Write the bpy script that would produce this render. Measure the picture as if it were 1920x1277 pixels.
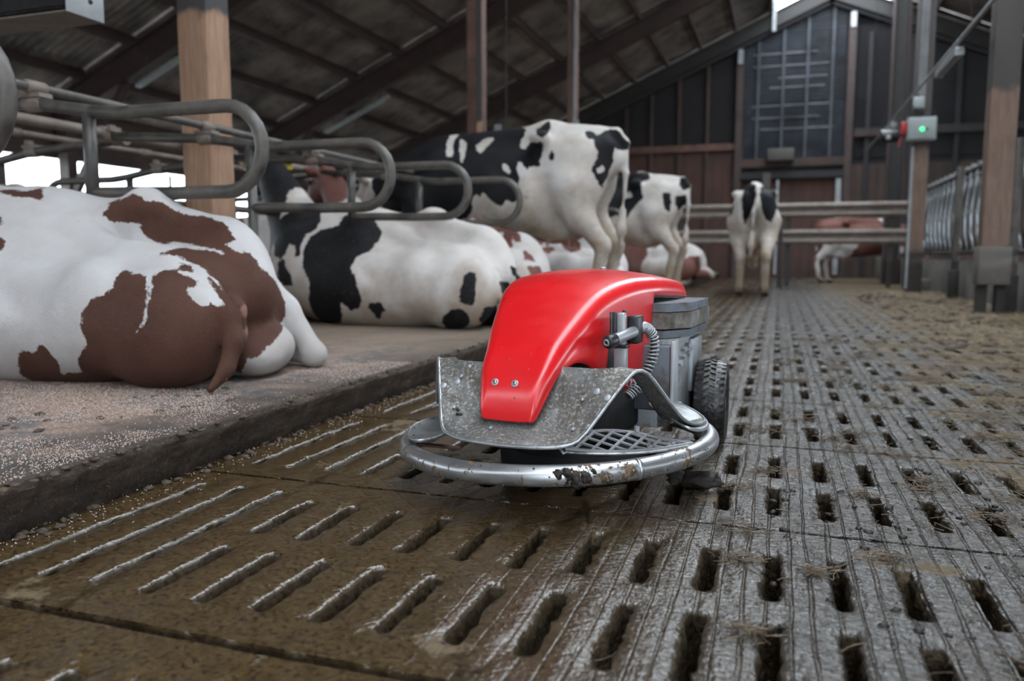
import bpy, bmesh, math, random
import numpy as np
from mathutils import Vector, Matrix, noise
for o in list(bpy.data.objects): bpy.data.objects.remove(o)
SC = bpy.context.scene
COL = SC.collection
RND = random.Random(7)
PI = math.pi

# ---------------------------------------------------------------- camera, sky, exposure
cam_d = bpy.data.cameras.new('camera'); cam = bpy.data.objects.new('camera', cam_d); COL.objects.link(cam)
cam_d.lens = 27.75; cam_d.sensor_width = 36; cam_d.clip_start = .05; cam_d.clip_end = 300
cam.location = (0, 0, .68)
PITCH = math.atan(160.5/1480); YAW = math.atan(500/(1480/math.cos(PITCH)))
cam.rotation_euler = (PI/2-PITCH, 0, YAW)
cam_d.dof.use_dof = True; cam_d.dof.focus_distance = 2.15; cam_d.dof.aperture_fstop = 2.2
SC.camera = cam
SC.view_settings.view_transform = 'Standard'; SC.view_settings.look = 'None'
SC.view_settings.exposure = 1.6; SC.view_settings.gamma = 1; SC.view_settings.use_curve_mapping = False
w = bpy.data.worlds.new('overcast_sky'); SC.world = w; w.use_nodes = True
nt = w.node_tree; bg = nt.nodes['Background']
tc = nt.nodes.new('ShaderNodeTexCoord'); sp = nt.nodes.new('ShaderNodeSeparateXYZ'); cr = nt.nodes.new('ShaderNodeValToRGB')
nt.links.new(tc.outputs['Generated'], sp.inputs[0]); nt.links.new(sp.outputs[2], cr.inputs[0]); nt.links.new(cr.outputs[0], bg.inputs[0])
cr.color_ramp.elements[0].position = 0; cr.color_ramp.elements[0].color = (.30, .30, .29, 1)
cr.color_ramp.elements[1].position = .02; cr.color_ramp.elements[1].color = (.80, .90, 1.0, 1)
e = cr.color_ramp.elements.new(1); e.color = (.84, .92, 1.0, 1)
SKY = 3.2
bg.inputs[1].default_value = SKY
def portal(name, loc, rot, sx, sy):
    l = bpy.data.lights.new(name, 'AREA'); l.shape = 'RECTANGLE'; l.size = sx; l.size_y = sy; l.energy = 1
    l.cycles.is_portal = True
    o = bpy.data.objects.new(name, l); COL.objects.link(o); o.location = loc; o.rotation_euler = rot
portal('ridge_daylight', (1.2, 9.5, 8.5), (0, 0, 0), 3.2, 34)
portal('left_side_daylight', (-11.3, 9.5, 1.9), (0, -PI/2, 0), 1.0, 33)
portal('right_side_daylight', (13.6, 9.5, 2.0), (0, PI/2, 0), 1.7, 33)
portal('rear_fill_portal', (2.75, -7.4, 1.5), (-PI/2, 0, 0), 4.5, 3.0)  # sky fill through the unseen opening added behind the camera

# ---------------------------------------------------------------- object helpers
def link(o, parent=None):
    COL.objects.link(o)
    if parent is not None: o.parent = parent
    return o
def tag(o, label=None, cat=None, group=None, kind=None):
    if label: o['label'] = label
    if cat: o['category'] = cat
    if group: o['group'] = group
    if kind: o['kind'] = kind
    return o
def empty(name, loc=(0, 0, 0), rz=0, label=None, cat=None, group=None, kind=None, parent=None):
    o = bpy.data.objects.new(name, None); o.empty_display_size = .1
    o.location = loc; o.rotation_euler = (0, 0, rz); link(o, parent)
    return tag(o, label, cat, group, kind)
def copy_tree(o, parent=None):
    c = o.copy(); COL.objects.link(c); c.parent = parent
    for ch in list(o.children): copy_tree(ch, c)
    return c
def frame_of(d):
    d = Vector(d).normalized(); u = Vector((0, 0, 1)) if abs(d.z) < .9 else Vector((1, 0, 0))
    a = d.cross(u).normalized(); b = d.cross(a).normalized(); return d, a, b
class MB:
    def __init__(s): s.v = []; s.f = []
    def add(s, vs, fs):
        n = len(s.v); s.v += [tuple(p) for p in vs]; s.f += [tuple(i+n for i in f) for f in fs]; return s
    def box(s, c, size, rz=0, M=None):
        hx, hy, hz = [a/2 for a in size]; vs = []
        for x, y, z in ((-1,-1,-1),(1,-1,-1),(1,1,-1),(-1,1,-1),(-1,-1,1),(1,-1,1),(1,1,1),(-1,1,1)):
            p = Vector((x*hx, y*hy, z*hz))
            if M is not None: p = M @ p
            elif rz: p = Matrix.Rotation(rz, 3, 'Z') @ p
            vs.append(p + Vector(c))
        return s.add(vs, [(0,3,2,1),(4,5,6,7),(0,1,5,4),(1,2,6,5),(2,3,7,6),(3,0,4,7)])
    def beam(s, a, b, wd, ht):              # box section from a to b; ht is measured upward
        a = Vector(a); b = Vector(b); d = (b-a); L = d.length; d.normalize()
        side = d.cross(Vector((0, 0, 1)))
        if side.length < .01: side = Vector((1, 0, 0))
        side.normalize(); up = side.cross(d).normalized()
        M = Matrix((side, d, up)).transposed()
        return s.box((a+b)/2, (wd, L, ht), M=M)
    def tube(s, path, r, n=10, cap=True):
        P = [Vector(p) for p in path]; rs = r if isinstance(r, (list, tuple)) else [r]*len(P)
        d, a, b = frame_of(P[1]-P[0]); rings = []
        for i, p in enumerate(P):
            t = (P[min(i+1, len(P)-1)]-P[max(i-1, 0)]).normalized()
            a = (a - t*a.dot(t)).normalized(); b = t.cross(a)
            rings.append([p + (a*math.cos(k*2*PI/n)+b*math.sin(k*2*PI/n))*rs[i] for k in range(n)])
        vs = [q for rg in rings for q in rg]; fs = []
        for i in range(len(P)-1):
            for k in range(n):
                k2 = (k+1) % n; fs.append((i*n+k, i*n+k2, (i+1)*n+k2, (i+1)*n+k))
        if cap: fs.append(tuple(range(n-1, -1, -1))); m = (len(P)-1)*n; fs.append(tuple(m+k for k in range(n)))
        return s.add(vs, fs)
    def cyl(s, a, b, r, n=16): return s.tube([a, b], r, n)
    def dome(s, c, nrm, r, h, n=12):
        d, a, b = frame_of(nrm); c = Vector(c); vs = []; fs = []
        for j in range(4):
            t = j/4*PI/2
            for k in range(n): vs.append(c + (a*math.cos(k*2*PI/n)+b*math.sin(k*2*PI/n))*r*math.cos(t) + d*h*math.sin(t))
        vs.append(c+d*h)
        for j in range(3):
            for k in range(n): k2 = (k+1) % n; fs.append((j*n+k, j*n+k2, (j+1)*n+k2, (j+1)*n+k))
        for k in range(n): fs.append((3*n+k, 3*n+(k+1) % n, 4*n))
        fs.append(tuple(range(n-1, -1, -1)))
        return s.add(vs, fs)
    def grid(s, rows, close=False):
        m = len(rows[0]); vs = [p for r in rows for p in r]; fs = []
        for i in range(len(rows)-1):
            for k in range(m if close else m-1):
                k2 = (k+1) % m; fs.append((i*m+k, i*m+k2, (i+1)*m+k2, (i+1)*m+k))
        return s.add(vs, fs)
    def lathe(s, prof, c=(0, 0, 0), axis=(1, 0, 0), n=32, closed=False):
        d, a, b = frame_of(axis); c = Vector(c)
        rows = [[c + d*h + (a*math.cos(k*2*PI/n)+b*math.sin(k*2*PI/n))*r for k in range(n)] for h, r in prof]
        if closed: rows.append(rows[0])
        return s.grid(rows, True)
    def build(s, name, mat, parent=None, smooth=False, fix=True, bevel=0, weld=0, seg=2):
        me = bpy.data.meshes.new(name); me.from_pydata(s.v, [], s.f)
        if fix or weld:
            bm = bmesh.new(); bm.from_mesh(me)
            if weld: bmesh.ops.remove_doubles(bm, verts=bm.verts, dist=weld)
            if fix: bmesh.ops.recalc_face_normals(bm, faces=bm.faces)
            bm.to_mesh(me); bm.free()
        if mat: me.materials.append(mat)
        if smooth: me.polygons.foreach_set('use_smooth', [True]*len(me.polygons))
        me.update()
        o = bpy.data.objects.new(name, me); link(o, parent)
        if bevel:
            m = o.modifiers.new('bevel', 'BEVEL'); m.width = bevel; m.segments = seg; m.limit_method = 'ANGLE'; m.angle_limit = .6
            me.polygons.foreach_set('use_smooth', [True]*len(me.polygons))
        return o
def np_mesh(name, V, F, mat, parent=None, smooth=True):
    V = np.asarray(V, np.float32); F = np.asarray(F, np.int32); k = F.shape[1]
    me = bpy.data.meshes.new(name)
    me.vertices.add(len(V)); me.vertices.foreach_set('co', V.ravel())
    me.loops.add(F.size); me.loops.foreach_set('vertex_index', F.ravel())
    me.polygons.add(len(F)); me.polygons.foreach_set('loop_start', np.arange(0, F.size, k, dtype=np.int32))
    try: me.polygons.foreach_set('loop_total', np.full(len(F), k, np.int32))
    except Exception: pass
    if smooth: me.polygons.foreach_set('use_smooth', np.ones(len(F), bool))
    me.materials.append(mat); me.update(calc_edges=True)
    o = bpy.data.objects.new(name, me); link(o, parent); return o

# ---------------------------------------------------------------- material helpers
class NT:
    def __init__(s, name):
        s.m = bpy.data.materials.new(name); s.m.use_nodes = True; s.t = s.m.node_tree
        s.b = s.t.nodes['Principled BSDF']; s.tc = s.t.nodes.new('ShaderNodeTexCoord')
    def n(s, kind, **kw):
        x = s.t.nodes.new('ShaderNode'+kind)
        for k, v in kw.items():
            if hasattr(x, k): setattr(x, k, v)
        return x
    def set(s, sock, v):
        if isinstance(v, bpy.types.NodeSocket): s.t.links.new(v, sock)
        elif v is not None: sock.default_value = v
    def obj(s): return s.tc.outputs['Object']
    def pos(s):
        if not hasattr(s, 'g'): s.g = s.n('NewGeometry')
        return s.g.outputs['Position']
    def map(s, vec, scale=(1, 1, 1), loc=(0, 0, 0), rot=(0, 0, 0)):
        x = s.n('Mapping'); s.set(x.inputs[0], vec); x.inputs[1].default_value = loc; x.inputs[2].default_value = rot; x.inputs[3].default_value = scale
        return x.outputs[0]
    def noise(s, vec, scale=5, detail=4, rough=.55, dist=0):
        x = s.n('TexNoise'); s.set(x.inputs['Vector'], vec); x.inputs['Scale'].default_value = scale
        x.inputs['Detail'].default_value = detail; x.inputs['Roughness'].default_value = rough; x.inputs['Distortion'].default_value = dist
        return x.outputs[0]
    def wave(s, vec, scale, dist=0, dscale=1, direction='X', profile='SIN', detail=2):
        x = s.n('TexWave'); x.bands_direction = direction; x.wave_profile = profile; s.set(x.inputs['Vector'], vec)
        x.inputs['Scale'].default_value = scale; x.inputs['Distortion'].default_value = dist; x.inputs['Detail'].default_value = detail; x.inputs['Detail Scale'].default_value = dscale
        return x.outputs['Fac']
    def voro(s, vec, scale, feature='F1', out='Distance'):
        x = s.n('TexVoronoi'); x.feature = feature; s.set(x.inputs['Vector'], vec); x.inputs['Scale'].default_value = scale; return x.outputs[out]
    def ramp(s, f, stops):
        x = s.n('ValToRGB'); s.set(x.inputs[0], f); e = x.color_ramp.elements
        for i, (p, c) in enumerate(stops):
            el = e[i] if i < 2 else e.new(p)
            el.position = p; el.color = (c, c, c, 1) if isinstance(c, (int, float)) else tuple(c)+(1,)
        return x.outputs[0]
    def mr(s, f, a, b, c=0, d=1):
        x = s.n('MapRange'); s.set(x.inputs[0], f)
        for i, v in enumerate((a, b, c, d)): s.set(x.inputs[i+1], v)
        return x.outputs[0]
    def math(s, op, a, b=None, c=None):
        x = s.n('Math'); x.operation = op; s.set(x.inputs[0], a); s.set(x.inputs[1], b)
        if c is not None: s.set(x.inputs[2], c)
        return x.outputs[0]
    def mix(s, f, a, b, mode='MIX'):
        x = s.n('Mix'); x.data_type = 'RGBA'; x.blend_type = mode; s.set(x.inputs[0], f)
        for i, v in ((6, a), (7, b)): s.set(x.inputs[i], tuple(v)+(1,) if isinstance(v, (tuple, list)) else v)
        return x.outputs[2]
    def sep(s, vec):
        x = s.n('SeparateXYZ'); s.set(x.inputs[0], vec); return x.outputs
    def attr(s, name):
        x = s.n('Attribute'); x.attribute_name = name; return x.outputs['Fac']
    def bump(s, h, dist=.01, strength=1, prev=None):
        x = s.n('Bump'); s.set(x.inputs['Height'], h); x.inputs['Distance'].default_value = dist; s.set(x.inputs['Strength'], strength)
        if prev is not None: s.set(x.inputs['Normal'], prev)
        return x.outputs[0]
    def out(s, col=None, rough=None, metal=None, normal=None, **kw):
        if col is not None: s.set(s.b.inputs['Base Color'], tuple(col)+(1,) if isinstance(col, (tuple, list)) else col)
        s.set(s.b.inputs['Roughness'], rough); s.set(s.b.inputs['Metallic'], metal)
        if normal is not None: s.set(s.b.inputs['Normal'], normal)
        for k, v in kw.items(): s.set(s.b.inputs[k.replace('_', ' ')], v)
        return s.m
M = {}
def simple(name, col, rough=.6, metal=0, var=.25, scale=12, bump=.0, dirt=None, dscale=4, damt=(.55, .7), rdirt=.8, coat=0, world=False):
    t = NT(name); v = t.pos() if world else t.obj()
    n1 = t.noise(v, scale, 5)
    c = t.mix(t.mr(n1, .3, .7), tuple(x*(1-var) for x in col), tuple(min(1, x*(1+var)) for x in col))
    r = t.mr(n1, .3, .7, max(0, rough-.1), min(1, rough+.1)); m = metal
    if dirt:
        d = t.mr(t.noise(v, dscale, 7, .65), damt[0], damt[1])
        c = t.mix(d, c, dirt); r = t.mix(d, r, (rdirt,)*3); m = t.math('MULTIPLY', t.math('SUBTRACT', 1, d), metal) if metal else 0
    nm = t.bump(t.noise(v, scale*6, 6, .7), bump) if bump else None
    M[name] = t.out(c, r, m, nm, Coat_Weight=coat, Coat_Roughness=.12) if coat else t.out(c, r, m, nm)
    return M[name]
simple('galvanised', (.30, .32, .34), .42, .85, .25, 14, .0008, (.09, .075, .06), 7, (.52, .72))
simple('pipe', (.075, .07, .064), .45, .45, .3, 9, .001, (.12, .10, .08), 5, (.45, .68), .6)
simple('pipe_dusty', (.19, .16, .135), .65, .2, .25, 9, .001, (.16, .12, .10), 5, (.45, .68), .8)
simple('brown_steel', (.050, .030, .026), .65, .0, .3, 5, .001, (.03, .025, .022), 2, (.5, .75))
simple('rust_paint', (.125, .062, .045), .7, 0, .35, 5, .001, (.05, .035, .03), 2, (.45, .7))
simple('dark_steel', (.030, .027, .025), .65, .15, .3, 6)
simple('light_steel', (.33, .34, .35), .5, .5, .2, 6)
simple('black_plastic', (.012, .013, .015), .4, 0, .3, 30, .0004, (.08, .06, .04), 20, (.62, .75))
simple('fibre_cement', (.235, .205, .185), .9, 0, .3, 1.3, .002, (.05, .045, .045), 1.2, (.42, .7), .9, world=True)
simple('concrete', (.15, .135, .12), .85, 0, .25, 3, .006, (.05, .042, .035), 1.5, (.45, .7), .8, world=True)
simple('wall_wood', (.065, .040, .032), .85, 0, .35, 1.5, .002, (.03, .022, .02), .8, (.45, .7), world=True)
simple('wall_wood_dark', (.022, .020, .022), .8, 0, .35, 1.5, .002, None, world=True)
simple('panel_wood_red', (.070, .034, .026), .85, 0, .35, 1.5, .002, (.04, .025, .022), .9, (.45, .75), world=True)
simple('slat_grey_light', (.10, .105, .115), .6, 0, .3, 2.5, .001, (.03, .03, .032), 1, (.5, .7), world=True)
simple('slat_grey', (.040, .046, .058), .6, 0, .35, 2.5, .001, (.02, .02, .022), 1, (.5, .7), world=True)
simple('window_frame', (.10, .07, .06), .8)
simple('hoof', (.03, .024, .02), .6)
simple('yellow_tag', (.75, .6, .04), .5)
simple('white_box', (.30, .335, .33), .5, 0, .1, 4)
simple('red_plastic', (.35, .02, .02), .5)
simple('ground_out', (.30, .30, .27), .9)
simple('eye', (.005, .004, .004), .15)
def wood(name, a, b, axis='Z', dark_top=None, dirt_low=None):
    t = NT(name); v = t.pos(); sc = {'Z': (9, 9, .8)}[axis]
    g = t.noise(t.map(v, sc), 4, 6, .6, .6); fine = t.noise(t.map(v, (40, 40, 1.5)), 5, 4)
    c = t.mix(t.mr(g, .32, .68), a, b); c = t.mix(t.mr(fine, .55, .75, 0, .5), c, tuple(x*.5 for x in a))
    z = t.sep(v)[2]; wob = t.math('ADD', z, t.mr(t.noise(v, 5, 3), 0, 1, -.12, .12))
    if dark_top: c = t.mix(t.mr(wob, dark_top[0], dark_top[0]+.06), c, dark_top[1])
    if dirt_low: c = t.mix(t.mr(wob, dirt_low[0], dirt_low[0]-.1), c, dirt_low[1])
    M[name] = t.out(c, .75, 0, t.bump(fine, .002)); return M[name]
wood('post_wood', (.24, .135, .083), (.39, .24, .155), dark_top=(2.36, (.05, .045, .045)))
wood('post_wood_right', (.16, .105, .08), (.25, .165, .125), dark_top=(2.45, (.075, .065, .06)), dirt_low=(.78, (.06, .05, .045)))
def mat_galv_part():     # robot steel
    t = NT('robot_steel'); v = t.obj(); n1 = t.noise(v, 9, 6, .6); d = t.mr(t.noise(v, 26, 8, .72), .5, .64)
    c = t.mix(t.mr(n1, .3, .7), (.26, .27, .275), (.44, .455, .47)); c = t.mix(t.math('MULTIPLY', d, .75), c, (.10, .085, .065))
    M['robot_steel'] = t.out(c, t.mr(n1, .3, .7, .3, .5), t.mr(d, 0, 1, .85, .2), t.bump(t.noise(v, 90, 5, .7), .0007))
    t = NT('skirt_steel'); v = t.obj(); n1 = t.noise(v, 7, 7, .62, .4); d = t.mr(t.noise(v, 16, 9, .74), .42, .6); sp_ = t.mr(t.noise(v, 120, 4, .6), .52, .62)
    c = t.mix(t.mr(n1, .3, .7), (.11, .11, .105), (.22, .22, .215)); c = t.mix(t.math('MULTIPLY', d, .85), c, (.055, .043, .028)); c = t.mix(t.math('MULTIPLY', sp_, .6), c, (.38, .36, .33)); c = t.mix(t.mr(t.noise(v, 45, 5, .7), .58, .66, 0, .6), c, (.05, .045, .04))
    M['skirt_steel'] = t.out(c, t.mr(d, 0, 1, .38, .72), t.mr(d, 0, 1, .6, .05), t.bump(t.noise(v, 70, 8, .75), .0015))
    t = NT('hoop_steel'); v = t.obj(); n1 = t.noise(v, 6, 5); big = t.mr(t.noise(v, 7, 3), .4, .62, -.05, .1)
    d = t.mr(t.math('ADD', t.noise(v, 42, 9, .72), big), .60, .63)
    c = t.mix(t.mr(n1, .3, .7), (.38, .385, .39), (.5, .505, .51)); c = t.mix(d, c, t.mix(t.mr(t.noise(v, 60, 3), .4, .6), (.16, .085, .025), (.05, .03, .018)))
    M['hoop_steel'] = t.out(c, t.mix(d, t.mr(n1, .3, .7, .3, .42), (.7,)*3), t.mr(d, 0, 1, .9, 0), t.bump(d, .0015))
    t = NT('red_hood'); v = t.obj()
    s1 = t.mr(t.voro(t.map(v, (1, 1, 1)), 33), .10, .07); msk = t.mr(t.noise(v, 5, 2), .46, .52); s1 = t.math('MULTIPLY', s1, msk)
    scr = t.mr(t.noise(t.map(v, (2, 60, 60), rot=(.3, .5, .4)), 3, 3), .72, .76, 0, .25)
    c = t.mix(t.mr(t.noise(v, 3, 3), .3, .7), (.54, .005, .008), (.62, .008, .012)); c = t.mix(scr, c, (.85, .25, .24)); c = t.mix(s1, c, (.10, .06, .02))
    c = t.mix(t.mr(t.noise(v, 8, 7, .7), .5, .8, 0, .35), c, (.42, .02, .015))
    M['red_hood'] = t.out(c, t.mix(s1, t.mr(t.noise(v, 11, 7), .3, .7, .27, .40), (.8,)*3), 0, t.bump(s1, .0015), Coat_Weight=.5, Coat_Roughness=.22)
    t = NT('tyre'); v = t.obj(); d = t.mr(t.noise(v, 60, 6, .7), .52, .66)
    M['tyre'] = t.out(t.mix(d, (.008, .008, .009), (.05, .036, .018)), t.mr(d, 0, 1, .30, .75), 0, t.bump(t.noise(v, 120, 4), .001))
    t = NT('muck'); v = t.obj(); n1 = t.noise(v, 40, 6, .7)
    M['muck'] = t.out(t.mix(t.mr(n1, .35, .65), (.006, .0045, .003), (.022, .015, .009)), t.mr(n1, .3, .7, .45, .8), 0, t.bump(n1, .004))
    t = NT('muck_dry'); v = t.pos(); n1 = t.noise(v, 60, 6, .7)
    M['muck_dry'] = t.out(t.mix(t.mr(n1, .35, .65), (.035, .024, .016), (.11, .075, .05)), .75, 0, t.bump(n1, .004))
mat_galv_part()
def mat_floor():
    t = NT('wet_slats'); v = t.pos(); x, y, z = t.sep(v)
    edge = t.math('ADD', x, t.mr(t.noise(v, 1.7, 5), 0, 1, -.42, .42)); R = t.mr(edge, -.62, .12)      # 0 = smooth brown film, 1 = rough mucky side
    fine = t.noise(v, 80, 4, .6); mid = t.noise(v, 24, 6, .62); big = t.noise(v, 5, 4)
    tine = t.wave(t.map(v, (1, .10, 1)), 7.2, 3.2, 2.2, 'X', detail=4); tine_s = t.mr(tine, .12, .0)
    ridges = t.noise(t.map(v, (1, .22, 1)), 46, 3, .5)
    zig = t.noise(t.map(v, (1, 2.4, 1), rot=(0, 0, .5)), 26, 4, .6, 1.2)
    d1 = t.mr(t.wave(v, 5.2, .25, 1, 'DIAGONAL'), .06, 0); d2 = t.mr(t.wave(t.map(v, (-1, 1, 1)), 5.2, .25, 1, 'DIAGONAL'), .06, 0)
    dia = t.math('MAXIMUM', d1, d2)
    hr = t.math('ADD', t.math('MULTIPLY', zig, 1.1), t.math('ADD', t.math('MULTIPLY', fine, .5), t.math('MULTIPLY', t.math('ADD', ridges, t.math('MULTIPLY', tine_s, -.6)), .8)))
    hl = t.math('ADD', t.math('MULTIPLY', fine, .42), t.math('ADD', t.math('MULTIPLY', mid, .42), t.math('MULTIPLY', dia, -.12)))
    lp = t.mr(t.noise(v, 3.2, 5), .48, .66); hl = t.math('ADD', hl, t.math('MULTIPLY', t.math('MULTIPLY', ridges, lp), .5))
    h = t.mix(R, hl, t.math('MULTIPLY', hr, 1.7))
    straw = t.mr(t.math('ADD', t.noise(v, 3.0, 8, .68), t.mr(x, .1, 2.0, -.07, .22)), .53, .59)
    col = t.mix(t.mr(mid, .3, .7), (.044, .028, .011), (.078, .050, .021)); colr = t.mix(t.mr(mid, .3, .7), (.024, .021, .017), (.062, .057, .051))
    col = t.mix(t.mr(fine, .50, .62), col, (.022, .011, .006)); col = t.mix(t.mr(t.noise(v, 120, 3), .66, .72, 0, .6), col, (.16, .10, .06)); col = t.mix(t.mr(R, 0, 1, 0, .85), col, colr)
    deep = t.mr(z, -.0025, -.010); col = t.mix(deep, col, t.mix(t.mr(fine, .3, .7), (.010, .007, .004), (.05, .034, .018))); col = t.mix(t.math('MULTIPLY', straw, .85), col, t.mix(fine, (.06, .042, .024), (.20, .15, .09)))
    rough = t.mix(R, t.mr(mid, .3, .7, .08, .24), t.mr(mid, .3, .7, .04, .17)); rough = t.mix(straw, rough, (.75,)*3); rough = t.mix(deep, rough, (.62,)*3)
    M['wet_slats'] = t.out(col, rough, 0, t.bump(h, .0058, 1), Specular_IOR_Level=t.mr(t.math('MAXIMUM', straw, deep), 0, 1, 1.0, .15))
    t = NT('deck_top'); v = t.pos(); x, y, z = t.sep(v)
    fine = t.noise(v, 130, 7, .75); mid = t.noise(v, 14, 6, .7); big = t.noise(v, 2.6, 5, .6)
    mat = t.mr(big, .47, .55); wet = t.mr(t.math('ADD', x, t.mr(t.noise(v, 6, 7, .7), 0, 1, -.5, .5)), -2.15, -1.72)
    saw = t.mix(t.mr(fine, .35, .65), (.17, .105, .075), (.52, .38, .30)); rub = t.mix(t.mr(mid, .3, .7), (.09, .095, .10), (.17, .175, .185))
    c = t.mix(t.math('MULTIPLY', mat, t.mr(mid, .42, .55)), saw, rub); c = t.mix(t.mr(mid, .54, .66, 0, .7), c, (.13, .095, .075)); c = t.mix(t.math('MULTIPLY', wet, .88), c, (.045, .034, .026))
    far = t.mr(y, 3.4, 4.4); c = t.mix(t.math('MULTIPLY', far, .6), c, t.mix(t.mr(mid, .35, .65), (.12, .085, .05), (.24, .18, .12)))
    M['deck_top'] = t.out(c, t.mr(wet, 0, 1, .85, .5), 0, t.bump(t.math('ADD', fine, t.math('MULTIPLY', mid, 1.5)), .008))
    t = NT('curb_face'); v = t.pos(); fine = t.noise(v, 70, 8, .75); mid = t.noise(t.map(v, (1, .6, 2)), 12, 6, .7)
    c = t.mix(t.mr(fine, .3, .7), (.014, .009, .006), (.12, .082, .052)); c = t.mix(t.mr(mid, .48, .62, 0, .7), c, (.19, .13, .09)); c = t.mix(t.mr(t.noise(v, 160, 3), .62, .68, 0, .8), c, (.36, .27, .21))
    M['curb_face'] = t.out(c, t.mr(fine, .3, .7, .65, .9), 0, t.bump(t.math('ADD', fine, mid), .022))
    t = NT('chips'); v = t.n('ObjectInfo'); p = t.pos(); c = t.mix(t.mr(t.noise(p, 300, 1), .3, .7), (.36, .25, .20), (.66, .54, .47)); M['chips'] = t.out(c, .85)
    t = NT('straw'); p = t.pos(); c = t.mix(t.mr(t.noise(p, 25, 2), .3, .7), (.085, .06, .035), (.36, .27, .16)); M['straw'] = t.out(c, .6)
    t = NT('straw_wet'); p = t.pos(); c = t.mix(t.mr(t.noise(p, 40, 2), .3, .7), (.035, .024, .014), (.15, .10, .055)); M['straw_wet'] = t.out(c, .45)
mat_floor()
def coat(name, dark, dark2, dirty=.3, white=(.62, .60, .58), white2=(.50, .46, .42), zdirt=(.0, .45), dustc=(.30, .24, .18), dust=.0):
    t = NT(name); v = t.obj(); x, y, z = t.sep(v)
    p = t.attr('patch'); jag = t.noise(t.map(v, (1, 1, .55)), 55, 4, .7); jag2 = t.noise(v, 12, 3)
    e = t.math('ADD', p, t.math('ADD', t.mr(jag, 0, 1, -.016, .016), t.mr(jag2, 0, 1, -.02, .02)))
    f = t.mr(e, -.0025, .0025)
    n1 = t.noise(v, 4, 6, .6); fur = t.noise(t.map(v, (30, 30, 8)), 12, 4, .65)
    dk = t.mix(t.mr(n1, .35, .65), dark, dark2); dk = t.mix(t.mr(fur, .5, .75, 0, .4), dk, tuple(min(1, q*2.2) for q in dark2))
    if dust: dk = t.mix(t.mr(t.noise(v, 75, 6, .75), .56, .72, 0, dust), dk, dustc)
    wh = t.mix(t.mr(n1, .35, .72), white, white2)
    low = t.mr(z, zdirt[1], zdirt[0]); dirt = t.mr(t.math('ADD', t.noise(v, 3.5, 8, .66), t.math('MULTIPLY', low, .38)), .50, .82, 0, dirty)
    wh = t.mix(dirt, wh, (.26, .18, .11)); wh = t.mix(t.mr(t.noise(v, 60, 3), .70, .74, 0, .5), wh, (.25, .2, .16))
    c = t.mix(f, wh, dk); c = t.mix(t.mr(t.attr('pink'), .2, .8), c, (.42, .22, .18)); c = t.mix(t.mr(t.attr('hoof'), .3, .7), c, (.035, .025, .02))
    M[name] = t.out(c, t.mr(f, 0, 1, .65, .5), 0, t.bump(t.math('ADD', fur, t.math('MULTIPLY', n1, .6)), .006), Specular_IOR_Level=.13)
    return M[name]
coat('coat_brown_near', (.074, .033, .023), (.108, .052, .037), .25, white=(.62, .60, .59), white2=(.52, .49, .475), zdirt=(0, .35))
coat('coat_black_lying', (.006, .006, .007), (.015, .015, .017), .7, dust=.35, white=(.64, .60, .57), white2=(.52, .46, .41))
coat('coat_black', (.006, .006, .007), (.013, .013, .015), .85, white=(.62, .59, .56), white2=(.50, .44, .38), zdirt=(.3, 1.1))
coat('coat_red', (.13, .055, .045), (.18, .08, .065), .6, white=(.62, .59, .57), white2=(.50, .44, .40))
# ================================================================ THE SETTING
XR, ZR0, MS = 1.2, 7.9, .43                      # roof: underside plane z = 7.9 + .43 x on the left, mirrored about x = 1.2
def roof_z(x): return ZR0 + MS*(x if x < XR else 2*XR - x)
Y0, Y1 = -7.4, 25.3
RAFT = [-5.2, -.15, 4.9, 9.95, 15.0, 20.1, 25.15]
def snoise(x, y, z=0, s=1): return noise.noise(Vector((x*s, y*s, z*s)))

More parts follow.
